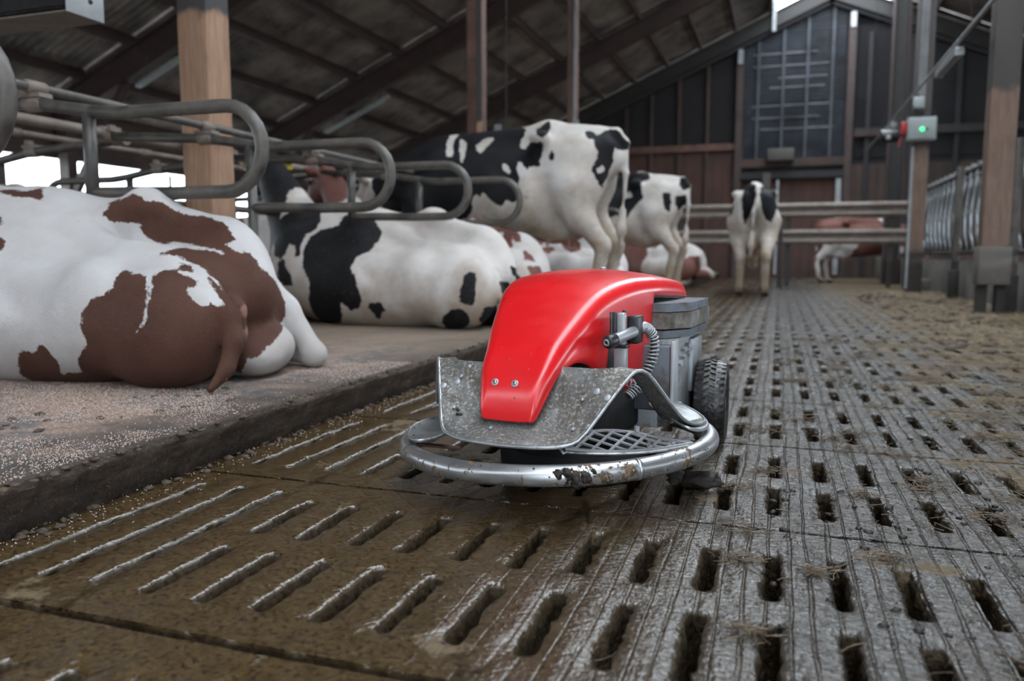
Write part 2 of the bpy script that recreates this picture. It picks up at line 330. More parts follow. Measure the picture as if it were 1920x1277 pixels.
# ---- slatted floor: one panel per 0.91 m, each with its slots cut through
floor = empty('floor', kind='structure')
SP, COLX0 = .1345, .01
def zrel(x, y): return .0016*snoise(x, y, 0, 9) + .0011*snoise(x, y, 3, 31)
def panel(yA, near, rnd, k0=-12, k1=19):
    mb = MB(); L = .91; g0 = .028 if abs(yA-1.095) < .01 else .016; g1 = .028 if abs(yA+.91-1.095) < .01 else .016
    ya, yb = yA+g0/2, yA+L-g1/2
    def cell(x0, x1, y0, y1, sx, sy0, sy1, w, nx, ny):
        # outer boundary points and matching inner slot outline
        out = []; N = 2*(nx+ny)
        for i in range(nx): out.append((x0+(x1-x0)*i/nx, y0))
        for i in range(ny): out.append((x1, y0+(y1-y0)*i/ny))
        for i in range(nx): out.append((x1-(x1-x0)*i/nx, y1))
        for i in range(ny): out.append((x0, y1-(y1-y0)*i/ny))
        cy = (sy0+sy1)/2; hl = (sy1-sy0)/2
        inner = []
        for i, (px, py) in enumerate(out):
            if i <= nx: q = (sx + (i/nx-.5)*2*w/2, sy0 - (.006 if 0 < i < nx else -.004))
            elif i <= nx+ny: q = (sx+w/2, sy0+(sy1-sy0)*(i-nx)/ny)
            elif i <= 2*nx+ny: q = (sx - ((i-nx-ny)/nx-.5)*2*w/2, sy1 + (.006 if nx+ny < i < 2*nx+ny else -.004))
            else: q = (sx-w/2, sy1-(sy1-sy0)*(i-2*nx-ny)/ny)
            inner.append(q)
        a = .008 if near else .004; rows = []
        def jit(p, off, amt): return (p[0]+amt*snoise(p[0]*1.0+off, p[1], 5, 38)*1.4, p[1]+amt*snoise(p[0], p[1]+off+9, 5, 38)*1.4)
        rows.append([(p[0], p[1], zrel(*p)) for p in out])
        r1 = []; r2 = []; r3 = []; r4 = []
        for p, q in zip(out, inner):
            dx, dy = p[0]-q[0], p[1]-q[1]; d = math.hypot(dx, dy) or 1
            o = (q[0]+dx/d*.013, q[1]+dy/d*.013)
            ls = .45 if q[0] < -.5 else 1; lump = ls*(.007*max(0, snoise(q[0], q[1], 2, 41)) + .003*snoise(q[0], q[1], 7, 110))
            jq = jit(q, 0, a); r1.append((o[0], o[1], zrel(*o)+lump))
            r2.append((jq[0], jq[1], -.004+lump*.8)); j3 = jit(q, 3, a*1.5)
            cxx = sx + (j3[0]-sx)*.86; fillz = -.012-.014*abs(snoise(q[0], q[1], 3, 14)) if sx < -1.3 else 0
            r3.append((cxx, j3[1], -.035 if not fillz else fillz*.8)); r4.append((sx+(jq[0]-sx)*.8, jq[1], -.15) if not fillz else (sx+(jq[0]-sx)*.45, jq[1]-(q[1]-cy)*.1, fillz))
        mb.grid([rows[0], r1, r2, r3, r4], True)
        if sx < -1.3: mb.add(r4, [tuple(range(len(r4)))])
    e = .0
    for k in range(k0, k1+1):
        sx = COLX0 + SP*k; x0, x1 = sx-SP/2, sx+SP/2
        if k == k0: x0 = -1.78
        if k == k1: x1 = 2.72
        w = .036 + (rnd.uniform(-.003, .003) if near else 0)
        nx, ny = (5, 12) if near else (2, 3)
        if k - k0 < 2: cell(x0, x1, ya, yb, sx, yA+.13, yA+.80, w*.85, nx, ny*2)
        elif k - k0 == 2: cell(x0, x1, ya, yb, sx, yA+.14, yA+.80, w*.9, nx, ny*2)
        else:
            ym = yA+.455; j = rnd.uniform(-.006, .006)
            cell(x0, x1, ya, ym, sx, yA+.135+j, yA+.385+j, w, nx, ny)
            cell(x0, x1, ym, yb, sx, yA+.50+j, yA+.745+j, w, nx, ny)
    # ragged long edges going down at the seams
    xs = np.linspace(-1.78, 2.72, 400 if near else 30)
    for yy, s in ((ya, -1), (yb, 1)):
        r = [[(x, yy, zrel(x, yy)) for x in xs], [(x, yy+s*.007*snoise(x, yA, 1, 24)+s*.003*snoise(x, yA, 1, 80), -.008-.005*snoise(x, yA, 4, 25)) for x in xs], [(x, yy-s*.003, -.16) for x in xs]]
        mb.grid(r)
    return mb
rp = random.Random(3); far_mesh = None
for k in range(-3, 27):
    yA = 1.10 + .91*k - .005
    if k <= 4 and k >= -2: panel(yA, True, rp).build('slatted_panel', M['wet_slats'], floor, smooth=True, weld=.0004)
    elif far_mesh is None:
        o = panel(0, False, rp).build('slatted_panel', M['wet_slats'], floor, smooth=True, weld=.0004); far_mesh = o.data; o.location.y = yA
    else:
        o = bpy.data.objects.new('slatted_panel', far_mesh); link(o, floor); o.location.y = yA
pit = MB().box((.5, 10.5, -.62), (4.8, 31, .1)).box((-1.86, 10.5, -.4), (.14, 31, .5)).box((2.80, 10.5, -.4), (.14, 31, .5))
pit.build('slurry_pit', M['muck'], floor)
MB().box((.5, -5.4, -.08), (4.8, 7.4-1.75, .16)).build('concrete_apron', M['concrete'], floor)

# ---- lying deck with its curb
deck = floor
rows = []; ys = np.concatenate([np.linspace(-2, .8, 14), np.linspace(.85, 6, 190), np.linspace(6.2, 25.2, 80)])
prof = [(-1.80, -.02, .012), (-1.735, .0, .015), (-1.72, .05, .016), (-1.705, .095, .013), (-1.685, .125, .012), (-1.70, .143, .008), (-1.75, .150, .006), (-1.82, .151, .004), (-1.95, .150, .003), (-2.3, .15, .002), (-2.8, .15, .002), (-4.0, .15, 0), (-7.2, .15, 0)]
for x, z, a in prof:
    rows.append([(x + a*(snoise(y, z*7, 0, 11)+.8*snoise(y, z*9, 4, 40)), y, z + a*.6*(snoise(x, y, 5, 9)+.5*snoise(x, y, 8, 34))) for y in ys])
n_face = 5
MB().grid(rows[:n_face+1]).build('curb_face', M['curb_face'], deck, smooth=True)
o = MB().grid(rows[n_face:]).build('deck_surface', M['deck_top'], deck, smooth=True)
MB().box((-9.2, 11, .0), (4.0, 29, .1)).build('far_alley', M['concrete'], deck)

# ---- roof: corrugated sheets, purlins, rafters
ceil = empty('ceiling', kind='structure')
def sheet_mesh():
    n = int(5.05/.15*6); mb = MB(); r0, r1 = [], []
    for i in range(n+1):
        y = i/n*5.05; z = .030*math.cos(2*PI*y/.15)
        r0.append((0, y, z)); r1.append((-1.10, y, z - 1.10*MS - .02))
    mb.grid([r0, r1]); return mb
sh = None
for side in (1, -1):
    for b in range(-2, 5):
        for c in range(0, 11):
            xt = -.40 - c
            if side == 1 and b < -1: pass
            if sh is None:
                o = sheet_mesh().build('roof_sheet', M['fibre_cement'], ceil, smooth=True); sh = o.data
                md = None
            else: o = bpy.data.objects.new('roof_sheet', sh); link(o, ceil)
            y = 4.9 + 5.05*(b-0)
            o.location = (xt if side == 1 else 2*XR-xt, y if side == 1 else y+5.05, roof_z(xt)+.17+.028)
            if side == -1: o.rotation_euler = (0, 0, PI)
for side in (1, -1):
    for c in range(0, 12):
        x = -.45 - c + .45*0
        X = x if side == 1 else 2*XR-x
        q = MB().beam((X, -7.4, roof_z(x)+.08), (X, 25.3, roof_z(x)+.08), .07, .16)
        q.build('purlin', M['brown_steel'], ceil)
for y in RAFT:
    for side in (1, -1):
        f = lambda x: x if side == 1 else 2*XR-x
        xa, xb = -11.0, 1.2
        mb = MB(); t = .045
        for dz, wd, h in ((-.03, .17, .03), (-.45, .17, .03), (-.24, .03, .40)):
            mb.beam((f(xa), y, roof_z(xa)+dz), (f(xb), y, roof_z(xb)+dz), wd, h)
        mb.build('rafter', M['dark_steel' if y > 25 else 'brown_steel'], ceil)
# pale braces and tube lights hung at the rafters on the left
def tube_light_on_roof(xa, y, lab):
    t = empty('strip_light', (xa, y, roof_z(xa)-.75), label=lab, cat='light fitting')
    MB().beam((0, 0, 0), (1.5, 0, 1.5*MS), .10, .06).build('housing', M['light_steel'], t, bevel=.01)
    MB().tube([(.1, 0, -.045+.04), (1.4, 0, 1.4*MS-.045)], .02, 8).build('tube', M['white_box'], t)
    for k in (.2, 1.3): MB().tube([(k, 0, k*MS+.03), (k, 0, k*MS+.34)], .008, 5).build('hanger', M['dark_steel'], t)
tube_light_on_roof(-9.2, 9.75, 'grey strip light slung under the nearest roof beam at left')
tube_light_on_roof(-9.1, 14.8, 'pale strip light under the second roof beam, above the loops')
# open ridge: narrow curb boards along both sides
for X in (-.42, 2.82): MB().box((X, 9, roof_z(-.42)+.15), (.05, 33, .30)).build('ridge_board', M['dark_steel'], ceil)
for y in (0, 5, 10, 15, 20, 25): MB().beam((-.45, y, 8.05), (1.2, y, 8.55), .05, .08).beam((1.2, y, 8.55), (2.85, y, 8.05), .05, .08).build('ridge_bar', M['dark_steel'], ceil)

# ---- left side wall with its long opening
wl = empty('wall_left', kind='structure')
for i in range(33):
    MB().box((-11.15, Y0+.5+i, .72), (.05, .985, 1.34)).build('wall_panel', M['wall_wood'], wl)
MB().box((-11.15, 9, 2.62), (.12, 33, .78)).build('fascia', M['wall_wood'], wl)
MB().box((-11.12, 9, 1.40), (.14, 33, .06)).build('sill', M['brown_steel'], wl)
for y in RAFT:
    mb = MB().box((-10.85, y, 1.6), (.20, .18, 3.2)); mb.beam((-10.85, y, 1.5), (-9.6, y, 3.3), .10, .12)
    mb.build('side_column', M['brown_steel'], wl)
for i in range(18): MB().box((-11.12, -6.5+i*1.9, 1.8), (.05, .05, .8)).build('mullion', M['brown_steel'], wl)
# ---- right side wall, open above a low parapet
wr = empty('wall_right', kind='structure')
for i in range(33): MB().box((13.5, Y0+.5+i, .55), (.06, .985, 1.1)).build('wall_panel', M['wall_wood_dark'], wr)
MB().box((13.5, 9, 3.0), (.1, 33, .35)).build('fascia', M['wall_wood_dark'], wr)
MB().box((8.1, 9, .25), (10.7, 33, .1)).build('feed_alley', M['concrete'], wr)
# ---- wall behind the camera with an unseen opening, added and sized for fill light
wb = empty('wall_rear', kind='structure')
for x0, x1 in ((-11.1, 0.5), (5.0, 13.5)): MB().box(((x0+x1)/2, Y0, 1.6), (x1-x0, .1, 3.2)).build('wall_panel', M['wall_wood'], wb)
mb = MB(); zt = 3.0
mb.add([(-11.1, Y0, 3.2), (0.5, Y0, 3.2), (0.5, Y0, zt), (5.0, Y0, zt), (5.0, Y0, 3.2), (13.5, Y0, 3.2), (1.2, Y0, 8.5)], [(0, 1, 2, 6), (2, 3, 6), (3, 4, 5, 6)])
mb.build('gable_boarding', M['wall_wood'], wb)

# ---- end wall (gable)
we = empty('wall_far', kind='structure'); YE = 25.45
def zroof(x): return roof_z(x)
def gable_band(name, x0, x1, z0, mat, zt=None, y=YE, parent=we):
    n = max(2, int((x1-x0)/.5)); xs = [x0+(x1-x0)*i/n for i in range(n+1)]
    if x0 < XR < x1: xs = sorted(xs+[XR])
    lo = [(x, y, z0) for x in xs]; hi = [(x, y, min(zt or 99, zroof(x)+.1)) for x in xs]
    lo2 = [(x, y+.05, z0) for x in xs]; hi2 = [(x, y+.05, p[2]) for x, p in zip(xs, hi)]
    MB().grid([lo, hi, hi2, lo2]).build(name, mat, parent)
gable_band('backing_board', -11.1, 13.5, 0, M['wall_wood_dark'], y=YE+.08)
def louvre(x0, x1, z0, z1, mat, pitch=.11, wd=.10):       # slats too small to pick apart singly: one joined part
    mb = MB(); z = z0
    while z < z1 - .04:
        xa, xb = x0, x1
        top = lambda x: zroof(x)-.12
        # trim to the gable line
        if top(xa) < z: xa = (z+.12-ZR0)/MS
        if top(xb) < z: xb = 2*XR-(z+.12-ZR0)/MS
        if xb - xa > .2: mb.box(((xa+xb)/2, YE-.02, z+wd/2), (xb-xa, .018, wd*RND.uniform(.8, 1.0)), M=Matrix.Rotation(.35, 3, 'X'))
        z += pitch
    return tag(mb.build('louvre_slats', mat, we), kind='stuff')
louvre(-1.15, 1.66, 3.55, 8.2, M['slat_grey'])
for zz in (4.42, 4.75, 5.1, 5.62, 5.9, 6.25, 6.6): MB().box((RND.uniform(-.1, .5), YE-.05, zz), (RND.uniform(1.2, 2.4), .02, .05)).build('pale_slat', M['slat_grey_light'], we)
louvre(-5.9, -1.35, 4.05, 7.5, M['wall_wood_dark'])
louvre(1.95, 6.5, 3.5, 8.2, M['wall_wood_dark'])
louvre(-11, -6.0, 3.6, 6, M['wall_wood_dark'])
# boards low on the wall, each its own piece
x = -11.0
while x < 6.5:
    wdt = .29; mt = M['panel_wood_red'] if x < -1.3 else (M['wall_wood'] if x > 1.7 else M['panel_wood_red'])
    z1 = 3.85 if x < -1.3 else (3.05 if x < 1.7 else 3.3)
    MB().box((x+wdt/2, YE-.04+RND.uniform(-.006, .006), z1/2), (wdt-.012, .03, z1)).build('wall_board', mt, we); x += wdt
def wbar(name, a, b, wd, ht, mat): MB().beam(a, b, wd, ht).build(name, mat, we)
for X, zt in ((-1.27, 6.75), (1.80, 7.55)):
    wbar('frame_post', (X, YE-.14, 0), (X, YE-.14, zt), .20, .2, M['brown_steel'])
    MB().box((X, YE-.26, zt-.2), (.14, .03, .42)).build('pale_bracket', M['light_steel'], we)
for X in (-8.4, -6.4, -4.7, -3.9, -3.05, -2.2): wbar('stud', (X, YE-.10, 0), (X, YE-.10, min(zroof(X)-.3, 6.5)), .09, .08, M['wall_wood'])
for X in (-.75, -.05, .62, 1.3): wbar('stud', (X, YE-.09, 3.3), (X, YE-.09, zroof(X)-.3), .08, .06, M['slat_grey'])
for X in (2.3, 3.4, 4.6): wbar('stud', (X, YE-.10, 0), (X, YE-.10, 7.0), .12, .08, M['wall_wood_dark'])
wbar('rail_board', (-11, YE-.12, 3.95), (-1.35, YE-.12, 3.95), .10, .20, M['rust_paint'])
wbar('rail_board', (-1.2, YE-.16, 3.42), (1.72, YE-.16, 3.42), .14, .24, M['wall_wood'])
wbar('rail_board', (-1.2, YE-.18, 3.05), (1.72, YE-.18, 3.05), .16, .20, M['wall_wood_dark'])
wbar('rail_board', (1.95, YE-.16, 4.2), (6.6, YE-.16, 4.2), .10, .22, M['dark_steel'])
wbar('rail_board', (1.95, YE-.16, 4.15), (3.0, YE-.2, 4.15), .12, .14, M['wall_wood'])
for X in (-.1, 1.55, 1.62): wbar('door_track', (X, YE-.2, .1), (X, YE-.2, 2.9), .07, .05, M['light_steel'])
MB().box((-.05, YE-.36, 3.62), (.75, .3, .36)).build('motor_box', M['post_wood_right'], we, bevel=.03)
wbar('post_stub', (-.42, YE-.4, 1.6), (-.42, YE-.4, 3.1), .22, .2, M['post_wood_right'])
# rake boards following the gable
for s in (1, -1):
    f = lambda q: q if s == 1 else 2*XR-q
    wbar('rake_board', (f(-6.5), YE-.2, zroof(-6.5)-.35), (f(XR), YE-.2, zroof(XR)-.35), .10, .42, M['wall_wood_dark'])
    wbar('rake_cap', (f(-.6), YE-.02, zroof(-.6)-.06), (f(XR), YE-.02, zroof(XR)-.06), .3, .10, M['light_steel'])
MB().box((1, 60, -.7), (300, 300, .1)).build('ground', M['ground_out'], floor)
# ================================================================ POSTS, RAILS, GATE, FEED FENCE
def post(name, x, y, wd, dp, z0, z1, mat, label, bev=.008):
    t = empty(name, (x, y, z0), label=label, cat='post'); MB().box((0, 0, (z1-z0)/2), (wd, dp, z1-z0)).build('shaft', mat, t, bevel=bev); return t
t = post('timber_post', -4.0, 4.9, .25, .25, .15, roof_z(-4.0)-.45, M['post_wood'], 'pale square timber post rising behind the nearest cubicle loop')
MB().box((0, 0, .03), (.34, .34, .06)).build('foot_plate', M['brown_steel'], t)
t = post('steel_post', -3.83, 9.95, .20, .20, .15, roof_z(-3.83)-.45, M['rust_paint'], 'brown post with a pale edge rising behind the tall black and white cow')
MB().box((.075, -.108, 2.8), (.075, .012, 5.0)).build('pale_strip', M['post_wood'], t)
t = post('steel_post', -3.82, 15.0, .18, .18, .15, roof_z(-3.82)-.45, M['rust_paint'], 'slim reddish post above the rump of the tall cow')
MB().box((.062, -.098, 2.8), (.05, .012, 5.0)).build('pale_strip', M['light_steel'], t)
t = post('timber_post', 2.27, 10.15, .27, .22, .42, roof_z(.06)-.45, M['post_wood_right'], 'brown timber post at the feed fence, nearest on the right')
MB().box((0, -.01, .14), (.32, .27, .42)).build('steel_shoe', M['concrete'], t, bevel=.01)
for s in (-1, 1): MB().box((s*.09, 0, -.22), (.09, .16, .46)).build('leg', M['dark_steel'], t)
t = post('timber_post', 2.22, 15.25, .26, .2, 0, roof_z(.18)-.45, M['post_wood_right'], 'timber post carrying the control box and its conduits')
for dx in (-.07, -.03, .01): MB().tube([(dx, -.125, 3.1), (dx, -.125, 7.0)], .014, 6).build('conduit', M['light_steel'], t)
MB().box((-.12, -.11, 1.3), (.04, .02, 2.4)).build('pale_strip', M['light_steel'], t)
t = empty('steel_beam_post', (2.46, 20.3, 0), label='dark I-shaped steel post left of the control box', cat='post')
for s in (-1, 1): MB().box((s*.16, 0, 3.5), (.03, .3, 7.0)).build('flange', M['brown_steel'], t)
MB().box((0, 0, 3.5), (.3, .02, 7.0)).build('web', M['dark_steel'], t)
t = empty('ridge_post', (-.35, 25.0, 7.2), label='bright slim upright at the left end of the open ridge', cat='post')
MB().box((0, 0, .6), (.10, .1, 1.3)).build('shaft', M['light_steel'], t)
# control box and neighbours
t = empty('control_box', (2.20, 15.05, 2.78), label='light grey control box with a green lamp on the post', cat='control box')
MB().box((0, 0, 0), (.44, .16, .38)).build('case', M['white_box'], t, bevel=.02)
MB().box((0, -.085, 0), (.38, .01, .32)).build('lid', M['white_box'], t, bevel=.004)
q = NT('green_lamp'); q.out((.02, .5, .15), .3); q.b.inputs['Emission Color'].default_value = (.05, 1, .3, 1); q.b.inputs['Emission Strength'].default_value = .8
MB().dome((.0, -.09, -.01), (0, -1, 0), .035, .03).build('green_lamp', q.m, t, smooth=True)
MB().dome((.07, -.09, -.01), (0, -1, 0), .022, .02).build('button', M['black_plastic'], t, smooth=True)
MB().tube([(-.18, 0, .19), (-.12, -.02, .30), (.05, -.03, .33), (.18, -.02, .29), (.23, 0, .10), (.21, 0, -.1)], .008, 6).build('cable', M['dark_steel'], t, smooth=True)
t = empty('junction_box', (2.14, 15.06, 3.22), label='small square junction box above the control box', cat='box')
MB().box((0, 0, 0), (.17, .10, .19)).build('case', M['white_box'], t, bevel=.015); MB().cyl((0, 0, .095), (0, 0, .13), .02).build('gland', M['dark_steel'], t)
t = empty('emergency_switch', (1.93, 15.05, 2.80), label='small red switch at the left edge of the control box', cat='switch')
MB().box((0, 0, .0), (.10, .1, .22)).build('body', M['red_plastic'], t, bevel=.02); MB().tube([(0, 0, -.1), (-.05, 0, -.2), (-.06, 0, -.3)], .012, 6).build('cord', M['red_plastic'], t)
t = empty('black_motor', (1.74, 15.3, 2.72), label='black cylindrical motor left of the control box', cat='motor')
MB().cyl((-.14, 0, 0), (.14, 0, 0), .11, 20).build('drum', M['black_plastic'], t, smooth=False, bevel=.01); MB().dome((-.02, -.09, -.03), (0, -1, 0), .05, .03).build('cap', M['light_steel'], t)
MB().beam((.13, .05, 0), (.45, .05, 0), .04, .05).build('bracket', M['dark_steel'], t)
# light line on the right
t = empty('light_line', (2.0, 9.0, 3.25), label='thin pale cable tray running diagonally past the right posts', cat='cable tray')
MB().tube([(0, -1.5, .03), (0, 13.5, .03)], .022, 6).build('tray', M['light_steel'], t)
for k in range(6): MB().tube([(0, -1+k*2.6, .03), (0, -1+k*2.6, 4.1)], .005, 4).build('hanger_wire', M['dark_steel'], t)
for yy, lab in ((11.15, 'long tube light hung high, nearer of two on the right'), (16.9, 'tube light behind the control box, farther of two')):
    t = empty('tube_light', (2.0, yy, 3.17), label=lab, cat='light fitting', group='tube lights on the right')
    MB().box((0, .65, 0), (.09, 1.35, .05)).build('housing', M['light_steel'], t, bevel=.01)
    for s in (-.03, .03): MB().cyl((s, .02, -.045), (s, 1.28, -.045), .018, 8).build('tube', M['white_box'], t)
    for s in (.0, 1.3): MB().box((0, s, -.04), (.10, .04, .06)).build('end_cap', M['light_steel'], t)

# cubicle dividers: bent pipe loop, upright, clamps (x towards the head rail is negative)
def make_divider(zlow=.15):
    t = empty('cubicle_divider')
    path = [(-2.1, 0, 1.45), (-1.3, 0, 1.40), (-.95, 0, 1.345), (-.8, 0, 1.33), (-.215, 0, 1.328)]
    for k in range(1, 12):
        a = PI/2 - k/12*PI; path.append((-.215+.185*math.cos(a), 0, 1.143+.185*math.sin(a)))
    path += [(-.215, 0, .958), (-.5, 0, .958), (-.75, 0, .965), (-.98, 0, .968)]
    MB().tube(path, .030, 14).build('loop_pipe', M['pipe'], t, smooth=True)
    MB().tube([(-.98, 0, zlow), (-.98, 0, 1.34)], .031, 12).build('upright', M['pipe'], t, smooth=True)
    if zlow < .2: MB().box((-.98, 0, .158), (.14, .14, .014)).build('foot_plate', M['pipe'], t)
    for x, z in ((-1.3, 1.40), (-2.08, 1.45)):
        mb = MB(); mb.tube([(x-.05, 0, z), (x+.05, 0, z)], .040, 12); mb.box((x, 0, z+.035), (.13, .075, .02)); mb.box((x, .03, z+.06), (.03, .05, .03))
        mb.build('clamp', M['pipe_dusty'], t)
    return t
ordn = ['grey cubicle loop cut by the left picture edge, nearest of all', 'large grey cubicle loop above the brown and white cow', 'grey cubicle loop right of the pale timber post', 'grey cubicle loop in front of the black flank, third full loop', 'smallest clear grey loop, in front of the standing cow belly',
        'grey cubicle loop hidden behind the first standing cow', 'grey cubicle loop beyond the first standing cow', 'far grey cubicle loop before the second standing cow', 'loop end showing between the two standing cows', 'farthest grey cubicle loop, past the second standing cow']
d0 = make_divider(); d1 = make_divider(.93); divs = []; used1 = False
for k in range(10):
    if k in (1, 3, 4, 6): o = copy_tree(d1) if used1 else d1; used1 = True
    else: o = d0 if k == 0 else copy_tree(d0)
    o.location = (-2.1, 1.755+1.2*k, 0); tag(o, ordn[k], 'divider', 'near row of cubicle dividers'); divs.append(o)
for k in range(9):
    o = copy_tree(d0); o.location = (-6.3, 1.9+1.2*k, 0); o.rotation_euler.z = PI; o.scale = (1, 1, 1)
    tag(o, 'grey divider of the far cubicle row, against the bright side opening', 'divider', 'far row of cubicle dividers')
def longrail(x, z, r, mat, label, y0=-1.5, y1=13.5):
    t = empty('long_rail', (x, y0, z), label=label, cat='rail'); MB().tube([(0, 0, 0), (0, (y1-y0)/2, 0), (0, y1-y0, 0)], r, 10).build('pipe', mat, t, smooth=True)
    for k in range(10):
        yy = 1.755+1.2*k-y0; MB().tube([(0, yy-.05, 0), (0, yy+.05, 0)], r*1.35, 10).build('collar', M['pipe_dusty'], t, smooth=True)
    return t
longrail(-3.4, 1.475, .024, M['pipe'], 'pale neck rail clamped on top of the near cubicle loops')
longrail(-4.2, 1.47, .033, M['pipe_dusty'], 'dusty thick rail between the two cubicle rows')
longrail(-5.0, 1.52, .022, M['pipe_dusty'], 'thin dusty neck rail of the far cubicle row')
longrail(-4.2, 1.05, .030, M['pipe_dusty'], 'lower dusty rail between the two cubicle rows')
t = empty('brisket_board', (-4.2, 6, .15), label='low dark brisket board between the two cubicle rows', cat='board'); MB().box((0, 0, .12), (.12, 15, .24)).build('plank', M['wall_wood'], t)

# hanging box with a mesh side, top left
t = empty('hanging_fan_box', (-3.76, 3.5, 2.02), label='grey metal box with mesh side hanging at the top left corner', cat='fan box')
MB().box((0, .125, .18), (.006, .26, .37)).build('end_plate', M['light_steel'], t, bevel=.002)
MB().dome((.004, .16, .09), (1, 0, 0), .014, .012).build('bolt', M['dark_steel'], t, smooth=True)
MB().box((-.62, .125, .0), (1.22, .25, .008)).build('bottom_sheet', M['pipe_dusty'], t)
MB().box((-.62, .25, .18), (1.22, .006, .36)).build('back_sheet', M['dark_steel'], t); MB().box((-.62, .125, .36), (1.22, .25, .008)).build('top_sheet', M['dark_steel'], t)
MB().box((-.62, .125, .18), (1.1, .16, .26)).build('dark_core', M['black_plastic'], t)
mb = MB()
for i in range(62): mb.box((-.01-i*.02, 0, .18), (.0025, .0025, .34))
for i in range(17): mb.box((-.62, 0, .02+i*.02), (1.22, .0025, .0025))
tag(mb.build('wire_mesh', M['dark_steel'], t), kind='stuff')
for x in (-.2, -1.0): MB().tube([(x, .12, .36), (x, .12, roof_z(-3.76+x)-2.02)], .008, 5).build('hanger_rod', M['dark_steel'], t)

t = empty('suspended_rail', (-2.9, 9.6, 2.25), label='thin dark rail hanging above the back of the tall standing cow', cat='rail')
MB().box((0, 0, 0), (1.05, .04, .05)).build('cross_bar', M['dark_steel'], t)
for x in (-.5, .5): MB().box((x, 0, -.22), (.035, .04, .48)).build('drop_bar', M['dark_steel'], t); MB().box((x, -.03, -.02), (.09, .02, .16)).build('bracket', M['galvanised'], t)
MB().beam((-.48, 0, -.05), (-.25, 0, -.35), .03, .03).build('strut', M['dark_steel'], t)
for x in (-.4, .4): MB().tube([(x, 0, 0), (x, 0, 4.1)], .006, 4).build('hanger_wire', M['dark_steel'], t)
# far gate of two steel guard beams
g = empty('barrier_gate', (.18, 18, 0), label='steel gate of ribbed guard beams closing the alley', cat='gate')
def guard(zc, nm):
    prof = [(-.155, .0), (-.13, -.03), (-.09, -.05), (-.05, -.03), (-.02, .02), (.02, .02), (.05, -.03), (.09, -.05), (.13, -.03), (.155, 0)]
    a = [(-2.37, y*1.2, z) for z, y in prof]; b = [(2.37, y*1.2, z) for z, y in prof]
    a2 = [(-2.37, y*1.2+.008, z) for z, y in prof]; b2 = [(2.37, y*1.2+.008, z) for z, y in prof]
    mb = MB().grid([a, b, b2, a2]); o = mb.build(nm, M['pipe_dusty'], g, smooth=False); o.location.z = zc
guard(1.62, 'guard_beam'); guard(1.06, 'guard_beam')
for x in (-2.3, -.0, 2.32): MB().box((x, .08, .92), (.10, .10, 1.84)).build('post', M['dark_steel'], g)
MB().box((2.0, .1, .75), (.09, .08, 1.5)).build('post', M['brown_steel'], g)
MB().tube([(-.15, -.2, 0), (-.15, -.2, 1.5)], .04, 8).build('stay', M['dark_steel'], g)

# feed fence on its concrete kerb
MB().box((2.77, 11.7, .15), (.2, 27.2, .90)).build('kerb', M['concrete'], floor, bevel=.02)
for i in range(3): MB().box((2.62, 16.5+i*.9, .12), (.25, .5, .22)).build('kerb_block', M['concrete'], floor, bevel=.02)
ff = empty('feed_fence', (2.68, 9.2, 0), label='galvanised headlock feed fence on a low concrete kerb', cat='fence')
MB().tube([(0, 0, 1.93), (0, 4, 1.93), (0, 8.1, 1.93)], .034, 10).build('top_rail', M['pipe'], ff, smooth=True)
MB().tube([(0, 0, 1.84), (0, 4, 1.84), (0, 8.1, 1.84)], .020, 8).build('lock_rail', M['light_steel'], ff, smooth=True)
MB().tube([(0, 0, .715), (0, 4, .715), (0, 8.1, .715)], .034, 10).build('bottom_rail', M['pipe'], ff, smooth=True)
for k in range(20):
    y = .15+.40*k
    MB().tube([(0, y, .72), (0, y, 1.93)], .022, 8).build('bar', M['pipe'], ff, smooth=True)
    MB().tube([(0, y+.16, .73), (-.04, y+.24, 1.0), (-.05, y+.26, 1.3), (-.03, y+.18, 1.65), (0, y+.10, 1.93)], .024, 8).build('swing_bar', M['galvanised'], ff, smooth=True)
    MB().box((-.04, y+.26, 1.32), (.05, .05, .07)).build('latch', M['light_steel'], ff)
    MB().box((0, y, 1.985), (.07, .06, .05)).build('clip', M['light_steel'], ff)
for k, y in enumerate((1.25, 4.35, 7.6)):
    MB().box((-.14, y, 1.0), (.09, .09, 1.98)).build('post', M['pipe'], ff, bevel=.008); MB().box((-.15, y, .2), (.14, .16, .5)).build('post_shoe', M['dark_steel'], ff, bevel=.01)
MB().box((-.02, 3.3, 2.06), (.05, .08, .16)).build('blue_clip', simple('blue_plastic', (.02, .12, .45), .5), ff)
simple('black_matte', (.006, .006, .006), .85)
simple('weight_grey', (.10, .115, .13), .5, .5, .3, 10, .001, (.06, .048, .035), 14, (.5, .66), .75)
simple('worn_weight', (.16, .15, .14), .6, .3, .4, 25, .002, (.06, .045, .03), 10, (.42, .6), .75)
# ================================================================ THE MANURE ROBOT (local y = forward, z up; L = picture-right side = -x)
rob = empty('manure_robot', (-.617, 2.285, 0), PI-.0952, label='red barn cleaning robot with steel skirt and round bumper hoop', cat='robot')
def P(l, f, z): return (-l, f, z)
def lerp(a, b, t): return tuple(a[i]+(b[i]-a[i])*t for i in range(len(a)))
def smooth_curve(pts, n):      # Catmull-Rom through points
    pts = [Vector(p) for p in pts]; out = []
    m = len(pts)-1
    for j in range(n+1):
        t = j/n*m; i = min(int(t), m-1); u = t-i
        p0 = pts[max(i-1, 0)]; p1 = pts[i]; p2 = pts[i+1]; p3 = pts[min(i+2, m)]
        out.append(.5*((2*p1)+(-p0+p2)*u+(2*p0-5*p1+4*p2-p3)*u*u+(-p0+3*p1-3*p2+p3)*u*u*u))
    return out
CEN = -.018
